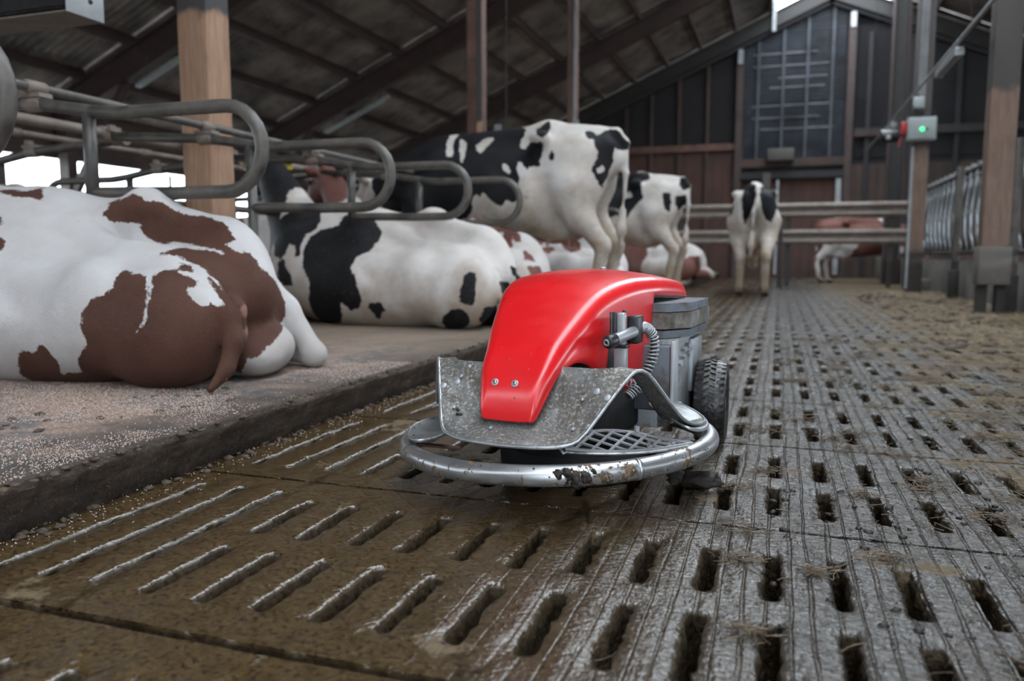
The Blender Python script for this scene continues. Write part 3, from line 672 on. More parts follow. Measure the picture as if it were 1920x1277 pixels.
# hood: rows along the centre profile: f, z_centre, half width, z_crease, bottom f, bottom z, inward taper of side
HP = [(.350, .243, .072, .246, .340, .241), (.346, .275, .084, .278, .333, .255), (.330, .325, .094, .325, .315, .280), (.296, .377, .107, .374, .280, .325), (.25, .425, .118, .420, .245, .358),
      (.195, .472, .133, .462, .205, .377), (.14, .512, .147, .496, .170, .383), (.07, .556, .163, .536, .115, .370), (0, .592, .181, .565, .05, .335), (-.08, .616, .200, .584, -.04, .285),
      (-.17, .628, .217, .595, -.13, .258), (-.24, .632, .228, .598, -.20, .252), (-.29, .633, .234, .598, -.285, .25)]
HPs = smooth_curve([Vector(h[:3]) for h in HP], 60); HPb = smooth_curve([Vector(h[3:6]) for h in HP], 60)
rear = [(-.292, .633, .2345, .598, -.286, .548), (-.36, .633, .242, .597, -.36, .546), (-.45, .629, .250, .593, -.45, .541), (-.56, .622, .256, .586, -.56, .536), (-.66, .611, .260, .576, -.66, .530), (-.695, .600, .257, .565, -.692, .528), (-.71, .578, .250, .553, -.705, .53)]
secs = [(a[0], a[1], a[2], b[0], b[1], b[2]) for a, b in zip(HPs, HPb)] + rear
rows = []
for i, (f, zc, hw, zk, fb, zb) in enumerate(secs):
    j0, j1 = max(i-1, 0), min(i+1, len(secs)-1)
    tf, tz = secs[j1][0]-secs[j0][0], secs[j1][3]-secs[j0][3]; L = math.hypot(tf, tz) or 1; nf, nz = tz/L*-1*-1, -tf/L
    if nz < 0 or (abs(nz) < .01): nf, nz = -nf, -nz
    if i < 12: nf, nz = abs(tz)/L, abs(tf)/L
    r = min(.042, .62*math.hypot(f-fb, zk-zb)) if i < 40 else .042; half = []
    crown = zc-zk
    for k in range(0, 8):                    # across the top from the centre to the start of the corner
        u = k/8; half.append((hw-r)*u); 
    def top(u):                               # depth below centre line, measured along normal
        return crown*(abs(u)**2.2)
    pts = []
    for k in range(8):
        l = (hw-r)*k/8; d = top(l/hw); pts.append((l, f, zc-d, 0))
    for k in range(9):
        a = k/8*PI/2; l = hw-r+r*math.sin(a); d = r*(1-math.cos(a)); base = top((hw-r)/hw)+(top(1)-top((hw-r)/hw))*math.sin(a)*.5
        pts.append((l, f-nf*d, zc-base-nz*d, 1))
    e = pts[-1]; flare = .006
    for k in range(1, 7):
        t = k/6; pts.append((e[0]+flare*math.sin(t*PI)*.6*min(1, (zk-zb)/.2)-.028*t*min(1, (zk-zb)/.3), e[1]+(fb-e[1])*t, e[2]+(zb-e[2])*t, 2))
    full = [P(CEN-p[0], p[1], p[2]) for p in reversed(pts[1:])] + [P(CEN+p[0], p[1], p[2]) for p in pts]
    rows.append(full)
# closed rear lip
hood = MB().grid(rows).build('hood', M['red_hood'], rob, smooth=True, weld=.0005)
mm = hood.modifiers.new('shell', 'SOLIDIFY'); mm.thickness = .006; mm.offset = -1
b = MB(); lastr = rows[-1]; b.grid([lastr, [(p[0]*.98, p[1]+.004, p[2]-.002) for p in lastr]])
# rear closing plate of the hood
MB().box(P(CEN, -.690, .562), (.44, .01, .045)).build('hood_back', M['red_hood'], rob, bevel=.004)
for l, f, z in ((-.062, .318, .338), (-.004, .318, .338)):
    n_ = Vector((0, .85, .5)).normalized(); c = Vector(P(l+.0, f, z)) + n_*.006
    s_ = MB().dome(c, n_, .0105, .0018, 18).build('washer', M['light_steel'], rob, smooth=True)
    mb = MB().dome(c+n_*.0015, n_, .0062, .0045, 14); mb.build('bolt_head', M['hoop_steel'], s_, smooth=True)
    MB().cyl(c+n_*.004, c+n_*.0066, .0028, 6).build('hex_recess', M['black_plastic'], s_)
MB().dome(P(.02, -.36, .633), (0, 0, 1), .012, .008).build('top_bolt', M['light_steel'], rob, smooth=True)

# hoop bumper
ring = MB(); n = 96; rr = .0275
rows_ = []
for i in range(n):
    a = i/n*2*PI; c = Vector((math.cos(a)*.452, math.sin(a)*.452, .128)); o_ = Vector((math.cos(a), math.sin(a), 0))
    rows_.append([tuple(c+(o_*math.cos(k/16*2*PI)+Vector((0, 0, 1))*math.sin(k/16*2*PI))*rr) for k in range(16)])
rows_.append(rows_[0]); ring.grid(rows_, True)
hoop = ring.build('bumper_hoop', M['hoop_steel'], rob, smooth=True, weld=.0001)
hoop.rotation_euler.y = .042
a = 43*PI/180
MB().tube([(-math.cos(a+.012)*.455, math.sin(a+.012)*.455, .128), (-math.cos(a-.012)*.455, math.sin(a-.012)*.455, .128)], .0283, 18).build('weld_seam', M['hoop_steel'], hoop, smooth=True)
def blob(mb, c, r, seed, sub=3, amp=.5, sq=(1, 1, 1)):
    bm = bmesh.new(); bmesh.ops.create_icosphere(bm, subdivisions=sub, radius=1)
    vs = []
    for v in bm.verts:
        d = 1+amp*noise.noise(v.co*1.6+Vector((seed, seed*2, 0)))+amp*.5*noise.noise(v.co*4+Vector((seed, 0, 3)))
        vs.append((c[0]+v.co.x*r*d*sq[0], c[1]+v.co.y*r*d*sq[1], c[2]+v.co.z*r*d*sq[2]))
    bm.verts.ensure_lookup_table(); fs = [tuple(v.index for v in f.verts) for f in bm.faces]; bm.free(); mb.add(vs, fs)
mb = MB()
for i, (da, dr, dz, s_) in enumerate(((0, 0, .0, .021), (.07, .006, -.002, .017), (-.07, .004, .006, .014), (.03, .01, -.014, .016), (.12, .005, .010, .008), (-.02, .012, .012, .012))):
    a = PI/2 + .43 + da; blob(mb, (math.cos(a)*(.473+dr), math.sin(a)*(.470+dr), .130+dz), s_, i*3.1, 3, .6, (1, .45, .9))
mb.build('dung_lump', M['muck'], hoop, smooth=True)
mb = MB()
for i in range(26):
    a = RND.uniform(.15, 3.0); ph = RND.uniform(-.9, 1.2); r_ = RND.uniform(.0015, .004)
    blob(mb, (math.cos(a)*(.455+math.cos(ph)*.028), math.sin(a)*(.455+math.cos(ph)*.028), .128+math.sin(ph)*.028), r_, i, 1, .5)
tag(mb.build('dirt_specks', M['muck_dry'], hoop, smooth=True), kind='stuff')

# skirt: bent plate, blade in the middle and an arch on each side
rim_pts = [(0, .432, .188), (.10, .424, .190), (.165, .405, .197), (.20, .377, .215), (.245, .305, .293), (.280, .248, .352), (.300, .215, .369), (.322, .180, .352), (.362, .115, .272), (.392, .062, .216), (.415, .010, .197), (.425, -.06, .190), (.405, -.14, .188)]
in_pts = [(0, .235, .380), (.09, .235, .380), (.15, .235, .380), (.185, .235, .380), (.215, .232, .381), (.240, .215, .382), (.250, .19, .380), (.262, .15, .360), (.290, .08, .290), (.305, .02, .235), (.31, -.04, .205), (.31, -.10, .200), (.30, -.16, .2)]
NS = 60
rim_pts = [(a, b-.008, c+.008) for a, b, c in rim_pts]
def full_curve(pts):
    c = smooth_curve(pts, NS); return [Vector((-p.x, p.y, p.z)) for p in reversed(c[1:])] + c
rim = full_curve(rim_pts); inn = full_curve(in_pts)
rows = []
for k in range(0, 11):
    t = k/10; row = []
    for i, (a, b) in enumerate(zip(rim, inn)):
        p = a.lerp(b, t); ln = abs(a.x); w_ = max(0, 1-ln/.26) if ln < .26 else 0; w_ = min(1, w_*1.8)
        bow = math.sin(PI*t)*.045*w_; p = p + Vector((0, -bow*.75, -bow*.6))
        row.append(P(p.x, p.y, p.z))
    rows.append(row)
sk = MB().grid(rows).build('skirt_plate', M['skirt_steel'], rob, smooth=True)
mm = sk.modifiers.new('shell', 'SOLIDIFY'); mm.thickness = .005; mm.offset = 0
MB().tube([P(*p) for p in rim[::2]], .0052, 10).build('rim_bead', M['robot_steel'], sk, smooth=True)
def on_skirt(i, t):
    a, b = rim[i], inn[i]; p = a.lerp(b, t); ln = abs(a.x); w_ = min(1, max(0, 1-ln/.26)*1.8) if ln < .26 else 0; bow = math.sin(PI*t)*.045*w_
    return Vector(P(p.x, p.y-bow*.75, p.z-bow*.6))
def skn(i, t):
    d1 = on_skirt(i, t+.03)-on_skirt(i, t-.03); d2 = on_skirt(min(i+2, 2*NS), t)-on_skirt(i-2, t); n_ = d1.cross(d2).normalized()
    return n_ if n_.z > 0 else -n_
for i, t, r_ in ((NS-17, .62, .011), (NS-20, .16, .0105), (NS+17, .62, .011), (NS+20, .16, .0105), (NS-14, .93, .006), (NS+16, .1, .007)):
    MB().dome(on_skirt(i, t)+skn(i, t)*.002, skn(i, t), r_, r_*.42, 16).build('rivet', M['light_steel'], sk, smooth=True)
for i, t, dx in ((NS+11, .22, .5), (NS+12, .62, .3), (NS-14, .33, -.4), (NS-3, .22, .1), (NS-16, .75, -.3)):
    c = on_skirt(i, t)+skn(i, t)*.004; blob_mb = MB(); blob(blob_mb, (0, 0, 0), .0055, i, 2, .25, (1, 1.6, 1)); o = blob_mb.build('stud', M['light_steel'], sk, smooth=True); o.location = c
for s in (1, -1):
    for k in (9, 14, 22, 29, 33):
        i = NS+s*(10+k*.6); i = int(i); c = Vector(P(rim[i].x, rim[i].y, rim[i].z)); MB().dome(c+Vector((0, .0, .003))+ (on_skirt(i, .1)-c)*.25, skn(i, .06), .0048, .003, 10).build('rivet', M['light_steel'], sk, smooth=True)
mb = MB(); blob(mb, on_skirt(NS-11, .30), .010, 4, 2, .6, (1, 1, .5)); blob(mb, on_skirt(NS-12, .34), .007, 7, 2, .6); mb.build('dirt_clot', M['muck'], sk, smooth=True)

# inner cone of the body under the skirt, frame bars and rubber scraper
MB().lathe([(.070, .22), (.080, .225), (.085, .22), (.088, .20), (.13, .17), (.19, .16), (.19, 0)], (0, -.13, 0), (0, 0, 1), 48).build('scraper_dome', M['black_matte'], rob, smooth=True)
MB().lathe([(.004, .215), (.004, .23), (.09, .235), (.09, .225), (.004, .215)], (0, -.13, 0), (0, 0, 1), 64).build('rubber_lip', M['black_matte'], rob, smooth=True)
for a_ in (62, 118, 95, 30, 150):
    a = a_*PI/180; MB().beam((-math.cos(a)*.30, math.sin(a)*.30, .10), (-math.cos(a)*.445, math.sin(a)*.445, .120), .030, .006).build('flat_bar', M['rust_paint'], rob)
MB().box(P(0, -.22, .20), (.34, .50, .15)).build('chassis', M['black_matte'], rob, bevel=.01)
MB().box(P(CEN, -.30, .40), (.36, .62, .24)).build('battery_case', M['black_plastic'], rob, bevel=.01)

# perforated side plates (a circle segment with square holes) and their front rods
def grate(s):
    t = empty('side_grate', (0, 0, 0), parent=rob)
    zf = lambda l, f: .172 + .035*max(0, (.36-math.hypot(l, f))/.2)
    # outline in local lateral/forward: chord rod at the rim side, curved inner edge
    mb = MB(); ax = Vector((.80, -.60)).normalized()      # direction along the plate
    o0 = Vector((.145, .325)); perp = Vector((-.60, -.80)).normalized()
    Lp = .36; nA = 7; cell = Lp/nA
    def inside(a, b):                   # a along, b inward
        u = a/Lp; bmax = .128*math.sin(PI*min(1, max(0, u*.80+.14)))**.8; bmin = .012 - .045*math.sin(PI*u)
        return bmin, bmax
    bar = .0048
    def pt(a, b, z): q = o0 + ax*a + perp*b; return P(q.x*s, q.y, zf(q.x, q.y)+z)
    # frame strip along both edges
    for which in (0, 1):
        rows = []
        for k in range(31):
            a = k/30*Lp; e0, e1 = inside(a, 0); b = e0 if which == 0 else e1; d = .009 if which == 0 else -.009
            rows.append([pt(a, b, .0025), pt(a, b+d, .0025), pt(a, b+d, -.0025), pt(a, b, -.0025)])
        mb.grid(rows, True)
    # diagonal bars both ways
    for sg in (1, -1):
        k = -8
        while k < nA+8:
            a0 = k*cell*1.05; seg = []
            for j in range(0, 41):
                b = -.04 + j/40*.19; a = a0 + sg*(b+.02)*.85; 
                if 0 <= a <= Lp:
                    e0, e1 = inside(a, 0)
                    if e0 <= b <= e1: seg.append((a, b))
            if len(seg) > 2:
                rows = []
                for a, b in seg: rows.append([pt(a-bar, b, .0022), pt(a+bar, b, .0022), pt(a+bar, b, -.0022), pt(a-bar, b, -.0022)])
                mb.grid(rows, True)
            k += 1
    mb.build('perforated_plate', M['light_steel'], t)
    path = [pt(-.012, .035, .010), pt(-.016, .015, .004), pt(-.010, -.004, -.004)] + [pt(k/20*(Lp-.01), inside(k/20*Lp, 0)[0]-.008, -.004) for k in range(21)]
    MB().tube(path, .0042, 8).build('edge_rod', M['robot_steel'], t, smooth=True)
    for a, b in ((.10, .115), (.235, .105)):
        c = Vector(pt(a, b, .006)); MB().cyl(c, c+Vector((0, 0, .014)), .008, 6).build('hex_bolt', M['light_steel'], t)
    return t
grate(1)
# left side flap plate lying on the hoop
pts = [(-.405, .20), (-.425, .12), (-.41, .02), (-.33, .05), (-.29, .16), (-.275, .26), (-.30, .315), (-.345, .30)]
oc = smooth_curve([Vector((a, b, 0)) for a, b in pts+[pts[0]]], 40)[:-1]
mb = MB(); mb.grid([[P(p.x, p.y, .158) for p in oc], [P(p.x, p.y, .151) for p in oc]], True); mb.add([P(p.x, p.y, .158) for p in oc], [tuple(range(len(oc)))]); mb.add([P(p.x, p.y, .151) for p in oc], [tuple(range(len(oc)))])
fl = mb.build('side_flap', M['robot_steel'], rob); MB().tube([P(p.x, p.y, .157) for p in oc+[oc[0]]], .0048, 8).build('flap_bead', M['robot_steel'], fl, smooth=True)
for k in range(0, 40, 4): MB().dome(P(oc[k].x*.97, oc[k].y*.97+.0, .159), (0, 0, 1), .0035, .002, 8).build('rivet', M['dark_steel'], fl, smooth=True)
# right fender behind the arch
oc = smooth_curve([Vector(p) for p in ((.24, -.28, .215), (.31, -.24, .212), (.385, -.17, .200), (.43, -.08, .19), (.43, .00, .188), (.40, .05, .20), (.33, .0, .222), (.26, -.08, .232), (.24, -.28, .215))], 40)[:-1]
for s in (1, -1):
    mb = MB(); mb.grid([[P(p.x*s, p.y, p.z+.004) for p in oc], [P(p.x*s, p.y, p.z-.003) for p in oc]], True); mb.add([P(p.x*s, p.y, p.z+.004) for p in oc], [tuple(range(len(oc)))])
    fe = mb.build('fender_plate', M['robot_steel'], rob); MB().tube([P(p.x*s, p.y, p.z+.002) for p in oc+[oc[0]]], .005, 8).build('fender_bead', M['robot_steel'], fe, smooth=True)

# side nozzle: square tube, clamp block, spray pipe, spring hose
def at_lf(l, f, z): return Vector(P(l, f, z))
nz = empty('spray_nozzle', (0, 0, 0), parent=rob)
def NL(l, f, z): return at_lf(l, f, z)
lw = .205
def bx(name, c, size, mat, bev=.003): return MB().box(NL(*c), size).build(name, mat, nz, bevel=bev)
bx('square_tube', (lw, .045, .375), (.034, .030, .085), M['light_steel'], .002)
bx('slotted_tube', (lw, .045, .462), (.026, .026, .110), M['light_steel'], .006)
bx('rubber_strip', (lw-.016, .062, .470), (.012, .012, .10), M['black_plastic'])
bx('rubber_pad', (lw+.004, .030, .505), (.012, .014, .036), M['black_plastic'])
bx('clamp_block', (lw+.026, -.008, .466), (.034, .062, .080), M['black_plastic'], .005)
bx('cable_tie', (lw, .045, .422), (.042, .038, .010), M['black_plastic'], .001)
a0 = NL(lw+.030, .018, .462); a1 = NL(lw-.012, .125, .441)
d_ = (a1-a0).normalized()
MB().tube([a0, a0.lerp(a1, .5), a1], .0158, 20).build('spray_pipe', M['light_steel'], nz, smooth=True)
MB().tube([a0.lerp(a1, .80), a1+d_*.004, a1+d_*.010], [.0195, .0195, .016], 20).build('pipe_cap', M['black_plastic'], nz, smooth=True)
MB().lathe([(0, .0), (0, .0045), (.003, .0105), (.006, .0105), (.006, .006), (.004, .0045)], a1+d_*.008, d_, 18).build('jet', M['light_steel'], nz, smooth=True)
# spring hose
hp = smooth_curve([NL(lw+.035, -.030, .470), NL(lw+.046, -.052, .468), NL(lw+.062, -.072, .440), NL(lw+.064, -.070, .385), NL(lw+.050, -.050, .335), NL(lw+.030, -.025, .295), NL(lw+.01, 0, .27)], 60)
MB().tube(hp[:14], .0155, 16).build('elbow', M['light_steel'], nz, smooth=True)
MB().tube(hp[10:], .0095, 12).build('inner_hose', M['dark_steel'], nz, smooth=True)
coil = []; turns = 24; seg = hp[10:]
for k in range(turns*14):
    t = k/(turns*14)*(len(seg)-1); i = int(t); c = seg[i].lerp(seg[min(i+1, len(seg)-1)], t-i); tg, a_, b_ = frame_of(seg[min(i+1, len(seg)-1)]-seg[i]); ph = k/14*2*PI
    coil.append(c+(a_*math.cos(ph)+b_*math.sin(ph))*.0145)
MB().tube(coil, .0027, 6).build('spring_coil', M['light_steel'], nz, smooth=True)
hp2 = smooth_curve([NL(lw, .045, .338), NL(lw+.01, .025, .318), NL(lw+.03, -.02, .30), NL(lw+.035, -.06, .28)], 30)
MB().tube([NL(lw, .045, .342), NL(lw, .045, .32)], .018, 14).build('rubber_sleeve', M['black_plastic'], nz, smooth=True)
coil = []
for k in range(9*12):
    t = k/(9*12)*29; i = int(t); tg, a_, b_ = frame_of(hp2[i+1]-hp2[i]); ph = k/12*2*PI; coil.append(hp2[i]+(a_*math.cos(ph)+b_*math.sin(ph))*.012)
MB().tube(coil, .0018, 6).build('lower_spring', M['light_steel'], nz, smooth=True)

# rear body: stacked plates, side box, drive plate with bolts
def slab(name, l0, l1, ch, f0, f1, z0, z1, mat, bev=.004):
    pts = [(-l0, f0), (l0, f0), (l1, f0-ch), (l1, f1), (-l1, f1), (-l1, f0-ch)]
    mb = MB(); mb.grid([[P(a, b, z0) for a, b in pts], [P(a, b, z1) for a, b in pts]], True); mb.add([P(a, b, z1) for a, b in pts], [tuple(range(6))]); mb.add([P(a, b, z0) for a, b in pts], [tuple(range(6))])
    return mb.build(name, mat, rob, bevel=bev)
slab('top_weight', .255, .315, .10, -.29, -.70, .497, .525, M['weight_grey'])
slab('worn_weight', .250, .318, .10, -.29, -.71, .442, .494, M['worn_weight'])
slab('lower_weight', .250, .310, .10, -.29, -.715, .412, .436, M['weight_grey'])
slab('drive_body', .235, .285, .09, -.285, -.72, .12, .408, M['robot_steel'], .006)
MB().box(P(.205, -.262, .29), (.16, .05, .21)).build('side_box', M['weight_grey'], rob, bevel=.006)
MB().box(P(.292, -.262, .28), (.012, .07, .26)).build('box_edge', M['light_steel'], rob, bevel=.003)
MB().box(P(.285, -.60, .30), (.03, .16, .19)).build('bearing_plate', M['galvanised'], rob, bevel=.006)
for l, f, z in ((.297, -.30, .335), (.297, -.30, .20), (.288, -.40, .37), (.288, -.47, .375), (.288, -.40, .345), (.288, -.48, .345), (.288, -.55, .372)):
    c = Vector(P(l, f, z)); MB().cyl(c, c+Vector(P(.012, .004, 0)), .0095, 6).build('hex_bolt', M['light_steel'], rob)
mb = MB()
for k in range(14): mb.tube([P(.312+.003*(k % 2), -.33+.0*k, .25)], .01) if False else None


# wheels
def wheel(l, s):
    wt = empty('wheel', P(l, -.62, .157), s*.10 if s > 0 else 0, parent=rob)
    R_, W_ = .152, .052
    prof = [(-W_*.72, .085), (-W_, .105), (-W_*1.04, .130), (-W_*.88, .146), (-W_*.5, R_-.002), (0, R_), (W_*.5, R_-.002), (W_*.88, .146), (W_*1.04, .130), (W_, .105), (W_*.72, .085)]
    ty = MB().lathe(prof, (0, 0, 0), (1, 0, 0), 64).build('tyre', M['tyre'], wt, smooth=True)
    tr = MB(); N = 38
    for k in range(N):
        for j, (x0, x1, sk_) in enumerate(((-.050, -.022, .5), (-.019, .0, -.5), (.003, .020, .5), (.023, .050, -.5))):
            a = (k+(j % 2)*.5)/N*2*PI; rr0 = R_-.004 if abs((x0+x1)/2) < .03 else R_-.008; hh = .009
            da = .52*PI/N; vs = []
            for rad in (rr0, rr0+hh):
                for (x, aa) in ((x0, a-da+sk_*.05), (x1, a-da-sk_*.05), (x1, a+da-sk_*.05), (x0, a+da+sk_*.05)):
                    r2 = rad - (.008 if abs(x) > .045 else 0); vs.append((x, math.cos(aa)*r2, math.sin(aa)*r2))
            tr.add(vs, [(0, 1, 2, 3), (4, 7, 6, 5), (0, 4, 5, 1), (1, 5, 6, 2), (2, 6, 7, 3), (3, 7, 4, 0)])
    tag(tr.build('tread_blocks', M['tyre'], ty), kind='stuff')
    MB().lathe([(W_*.72, .086), (W_*.55, .084), (W_*.3, .07), (W_*.25, .045), (W_*.45, .04), (W_*.5, 0)], (0, 0, 0), (-s, 0, 0), 40).build('rim', M['galvanised'], wt, smooth=True)
    MB().cyl((0, 0, 0), (-s*.048, 0, 0), .02, 16).build('hub', M['light_steel'], wt)
    for k in range(5): a = k/5*2*PI; MB().cyl((-s*.02, math.cos(a)*.05, math.sin(a)*.05), (-s*.030, math.cos(a)*.05, math.sin(a)*.05), .007, 6).build('wheel_nut', M['light_steel'], wt)
wheel(.350, 1); wheel(-.350, -1)
MB().cyl(P(-.37, -.62, .157), P(.37, -.62, .157), .018, 12).build('axle', M['dark_steel'], rob)
# rubber scraper corner poking out behind the hoop
mb = MB(); blob(mb, P(.42, -.05, .030), .052, 2.3, 3, .45, (1.1, .7, .5)); blob(mb, P(.37, -.06, .022), .04, 5.3, 3, .45, (1.2, .7, .5)); mb.build('scraper_corner', M['muck'], rob, smooth=True)
# ================================================================ COWS: one continuous skin from blended round cones and ellipsoids
class Field:
    def __init__(s, lo, hi, h):
        s.h = h; s.lo = np.array(lo, np.float32); n = ((np.array(hi)-s.lo)/h).astype(int)+2; s.n = n
        s.ax = [s.lo[i]+h*np.arange(n[i], dtype=np.float32) for i in range(3)]
        s.F = np.full(n, 9., np.float32)
    def sl(s, lo, hi):
        a = [max(0, int((lo[i]-s.lo[i])/s.h)) for i in range(3)]; b = [min(int(s.n[i]), int((hi[i]-s.lo[i])/s.h)+2) for i in range(3)]
        return tuple(slice(a[i], max(a[i], b[i])) for i in range(3))
    def blend(s, sl, d, k, sub=False):
        a = s.F[sl]
        if sub:
            hh = np.clip(.5-.5*(a+d)/k, 0, 1); s.F[sl] = a*(1-hh)+(-d)*hh + k*hh*(1-hh)
        else:
            hh = np.clip(.5+.5*(a-d)/k, 0, 1); s.F[sl] = a*(1-hh)+d*hh - k*hh*(1-hh)
    def grid(s, sl): return np.meshgrid(s.ax[0][sl[0]], s.ax[1][sl[1]], s.ax[2][sl[2]], indexing='ij')
    def cone(s, a, b, ra, rb, k=.05, sub=False):
        a = np.array(a, float); b = np.array(b, float); r = max(ra, rb)+k+2*s.h
        sl = s.sl(np.minimum(a, b)-r, np.maximum(a, b)+r); X, Y, Z = s.grid(sl)
        if X.size == 0: return
        ab = b-a; L = max(1e-6, ab@ab); t = np.clip(((X-a[0])*ab[0]+(Y-a[1])*ab[1]+(Z-a[2])*ab[2])/L, 0, 1)
        d = np.sqrt((X-a[0]-t*ab[0])**2+(Y-a[1]-t*ab[1])**2+(Z-a[2]-t*ab[2])**2)-(ra+(rb-ra)*t)
        s.blend(sl, d, k, sub)
    def ell(s, c, r, k=.08, ry=0, rz=0, rx=0, sub=False):
        c = np.array(c, float); r = np.array(r, float); R = max(r)+k+2*s.h
        sl = s.sl(c-R, c+R); X, Y, Z = s.grid(sl)
        if X.size == 0: return
        Mx = (Matrix.Rotation(rz, 3, 'Z') @ Matrix.Rotation(ry, 3, 'Y') @ Matrix.Rotation(rx, 3, 'X')).transposed()
        x, y, z = X-c[0], Y-c[1], Z-c[2]
        p = [(Mx[i][0]*x+Mx[i][1]*y+Mx[i][2]*z) for i in range(3)]
        k0 = np.sqrt((p[0]/r[0])**2+(p[1]/r[1])**2+(p[2]/r[2])**2); k1 = np.sqrt((p[0]/r[0]**2)**2+(p[1]/r[1]**2)**2+(p[2]/r[2]**2)**2)+1e-6
        s.blend(sl, (k0*(k0-1)/k1).astype(np.float32), k, sub)
    def path(s, pts, rs, k=.04):
        for i in range(len(pts)-1): s.cone(pts[i], pts[i+1], rs[i], rs[i+1], k)
    def clip_floor(s, z=0):
        Z = s.ax[2][None, None, :]; s.F = np.maximum(s.F, z-Z)
    def mesh(s):
        F = s.F; n = np.array(F.shape); S = F < 0
        c = [S[i:n[0]-1+i, j:n[1]-1+j, k:n[2]-1+k] for i in (0, 1) for j in (0, 1) for k in (0, 1)]
        cnt = sum(q.astype(np.int8) for q in c); act = (cnt > 0) & (cnt < 8); idx = -np.ones(act.shape, np.int64)
        I, J, K = np.nonzero(act); idx[I, J, K] = np.arange(len(I))
        acc = np.zeros((len(I), 3)); num = np.zeros(len(I))
        cor = [(i, j, k) for i in (0, 1) for j in (0, 1) for k in (0, 1)]
        for p in cor:
            for ax in range(3):
                if p[ax] == 0:
                    q = list(p); q[ax] = 1
                    fa = F[I+p[0], J+p[1], K+p[2]]; fb = F[I+q[0], J+q[1], K+q[2]]; m = (fa < 0) != (fb < 0)
                    t = np.where(m, fa/np.where(m, fa-fb, 1), 0); pos = np.tile(np.array(p, float), (len(I), 1)); pos[:, ax] += t
                    acc += pos*m[:, None]; num += m
        V = (acc/num[:, None] + np.stack([I, J, K], 1))*s.h + s.lo
        Fs = []
        for ax in range(3):
            o = [0, 0, 0]; o[ax] = 1; a = S[:n[0]-o[0], :n[1]-o[1], :n[2]-o[2]]; b = S[o[0]:, o[1]:, o[2]:]
            e = np.argwhere(a != b); u, v = (ax+1) % 3, (ax+2) % 3
            ok = (e[:, u] > 0) & (e[:, v] > 0) & (e[:, u] < n[u]-1) & (e[:, v] < n[v]-1); e = e[ok]
            flip = ~a[e[:, 0], e[:, 1], e[:, 2]]
            def cellid(du, dv):
                q = e.copy(); q[:, u] -= du; q[:, v] -= dv; return idx[q[:, 0], q[:, 1], q[:, 2]]
            f = np.stack([cellid(1, 1), cellid(0, 1), cellid(0, 0), cellid(1, 0)], 1)
            f[flip] = f[flip][:, ::-1]; Fs.append(f)
        return V, np.concatenate(Fs)
def relax(V, F, it=2):
    V = V.copy(); n = len(V)
    for _ in range(it):
        acc = np.zeros((n, 3)); cnt = np.zeros(n)
        for a in range(4):
            b = (a+1) % 4; np.add.at(acc, F[:, a], V[F[:, b]]); np.add.at(acc, F[:, b], V[F[:, a]]); np.add.at(cnt, F[:, a], 1); np.add.at(cnt, F[:, b], 1)
        V = .5*V + .5*acc/np.maximum(cnt, 1)[:, None]
    return V
def cow_head(f, base, poll, nose, up=(0, 0, 1), s=1.0, k=.05):
    """neck from base to poll, head from poll to nose; returns ear, eye and horn positions"""
    base, poll, nose = Vector(base), Vector(poll), Vector(nose); d = (nose-poll).normalized(); side = Vector(up).cross(d).normalized(); u = d.cross(side).normalized()
    f.cone(base, poll.lerp(base, .12), .21*s, .115*s, .10)
    f.cone(base + Vector((0, 0, -.14*s)), poll.lerp(base, .3)+Vector((0, 0, -.05*s)), .13*s, .08*s, .08)
    f.cone(poll+d*.03*s, poll+d*.24*s, .112*s, .088*s, k); f.cone(poll+d*.2*s, nose-d*.06*s, .085*s, .066*s, k)
    f.ell(nose-d*.05*s, (.08*s, .082*s, .065*s), .03); f.cone(poll+d*.02-u*.06*s, nose-u*.05*s-d*.08*s, .07*s, .045*s, .04)
    f.ell(poll+u*.07*s, (.075*s, .075*s, .06*s), .04)
    ears = []
    for q in (1, -1):
        a = poll+side*q*.09*s+u*.03*s-d*.01; b = a+side*q*.17*s+u*.015*s-d*.05*s; ears.append((a, b)); m = (a+b)/2
        f.cone(a, m, .026*s, .044*s, .02); f.cone(m, b, .044*s, .014*s, .02)
    eyes = [poll+d*.16*s+side*q*.088*s+u*.045*s for q in (1, -1)]
    for e_ in eyes: f.ell(e_-u*.0, (.03*s,)*3, .03)
    return ears, eyes, side, u, d
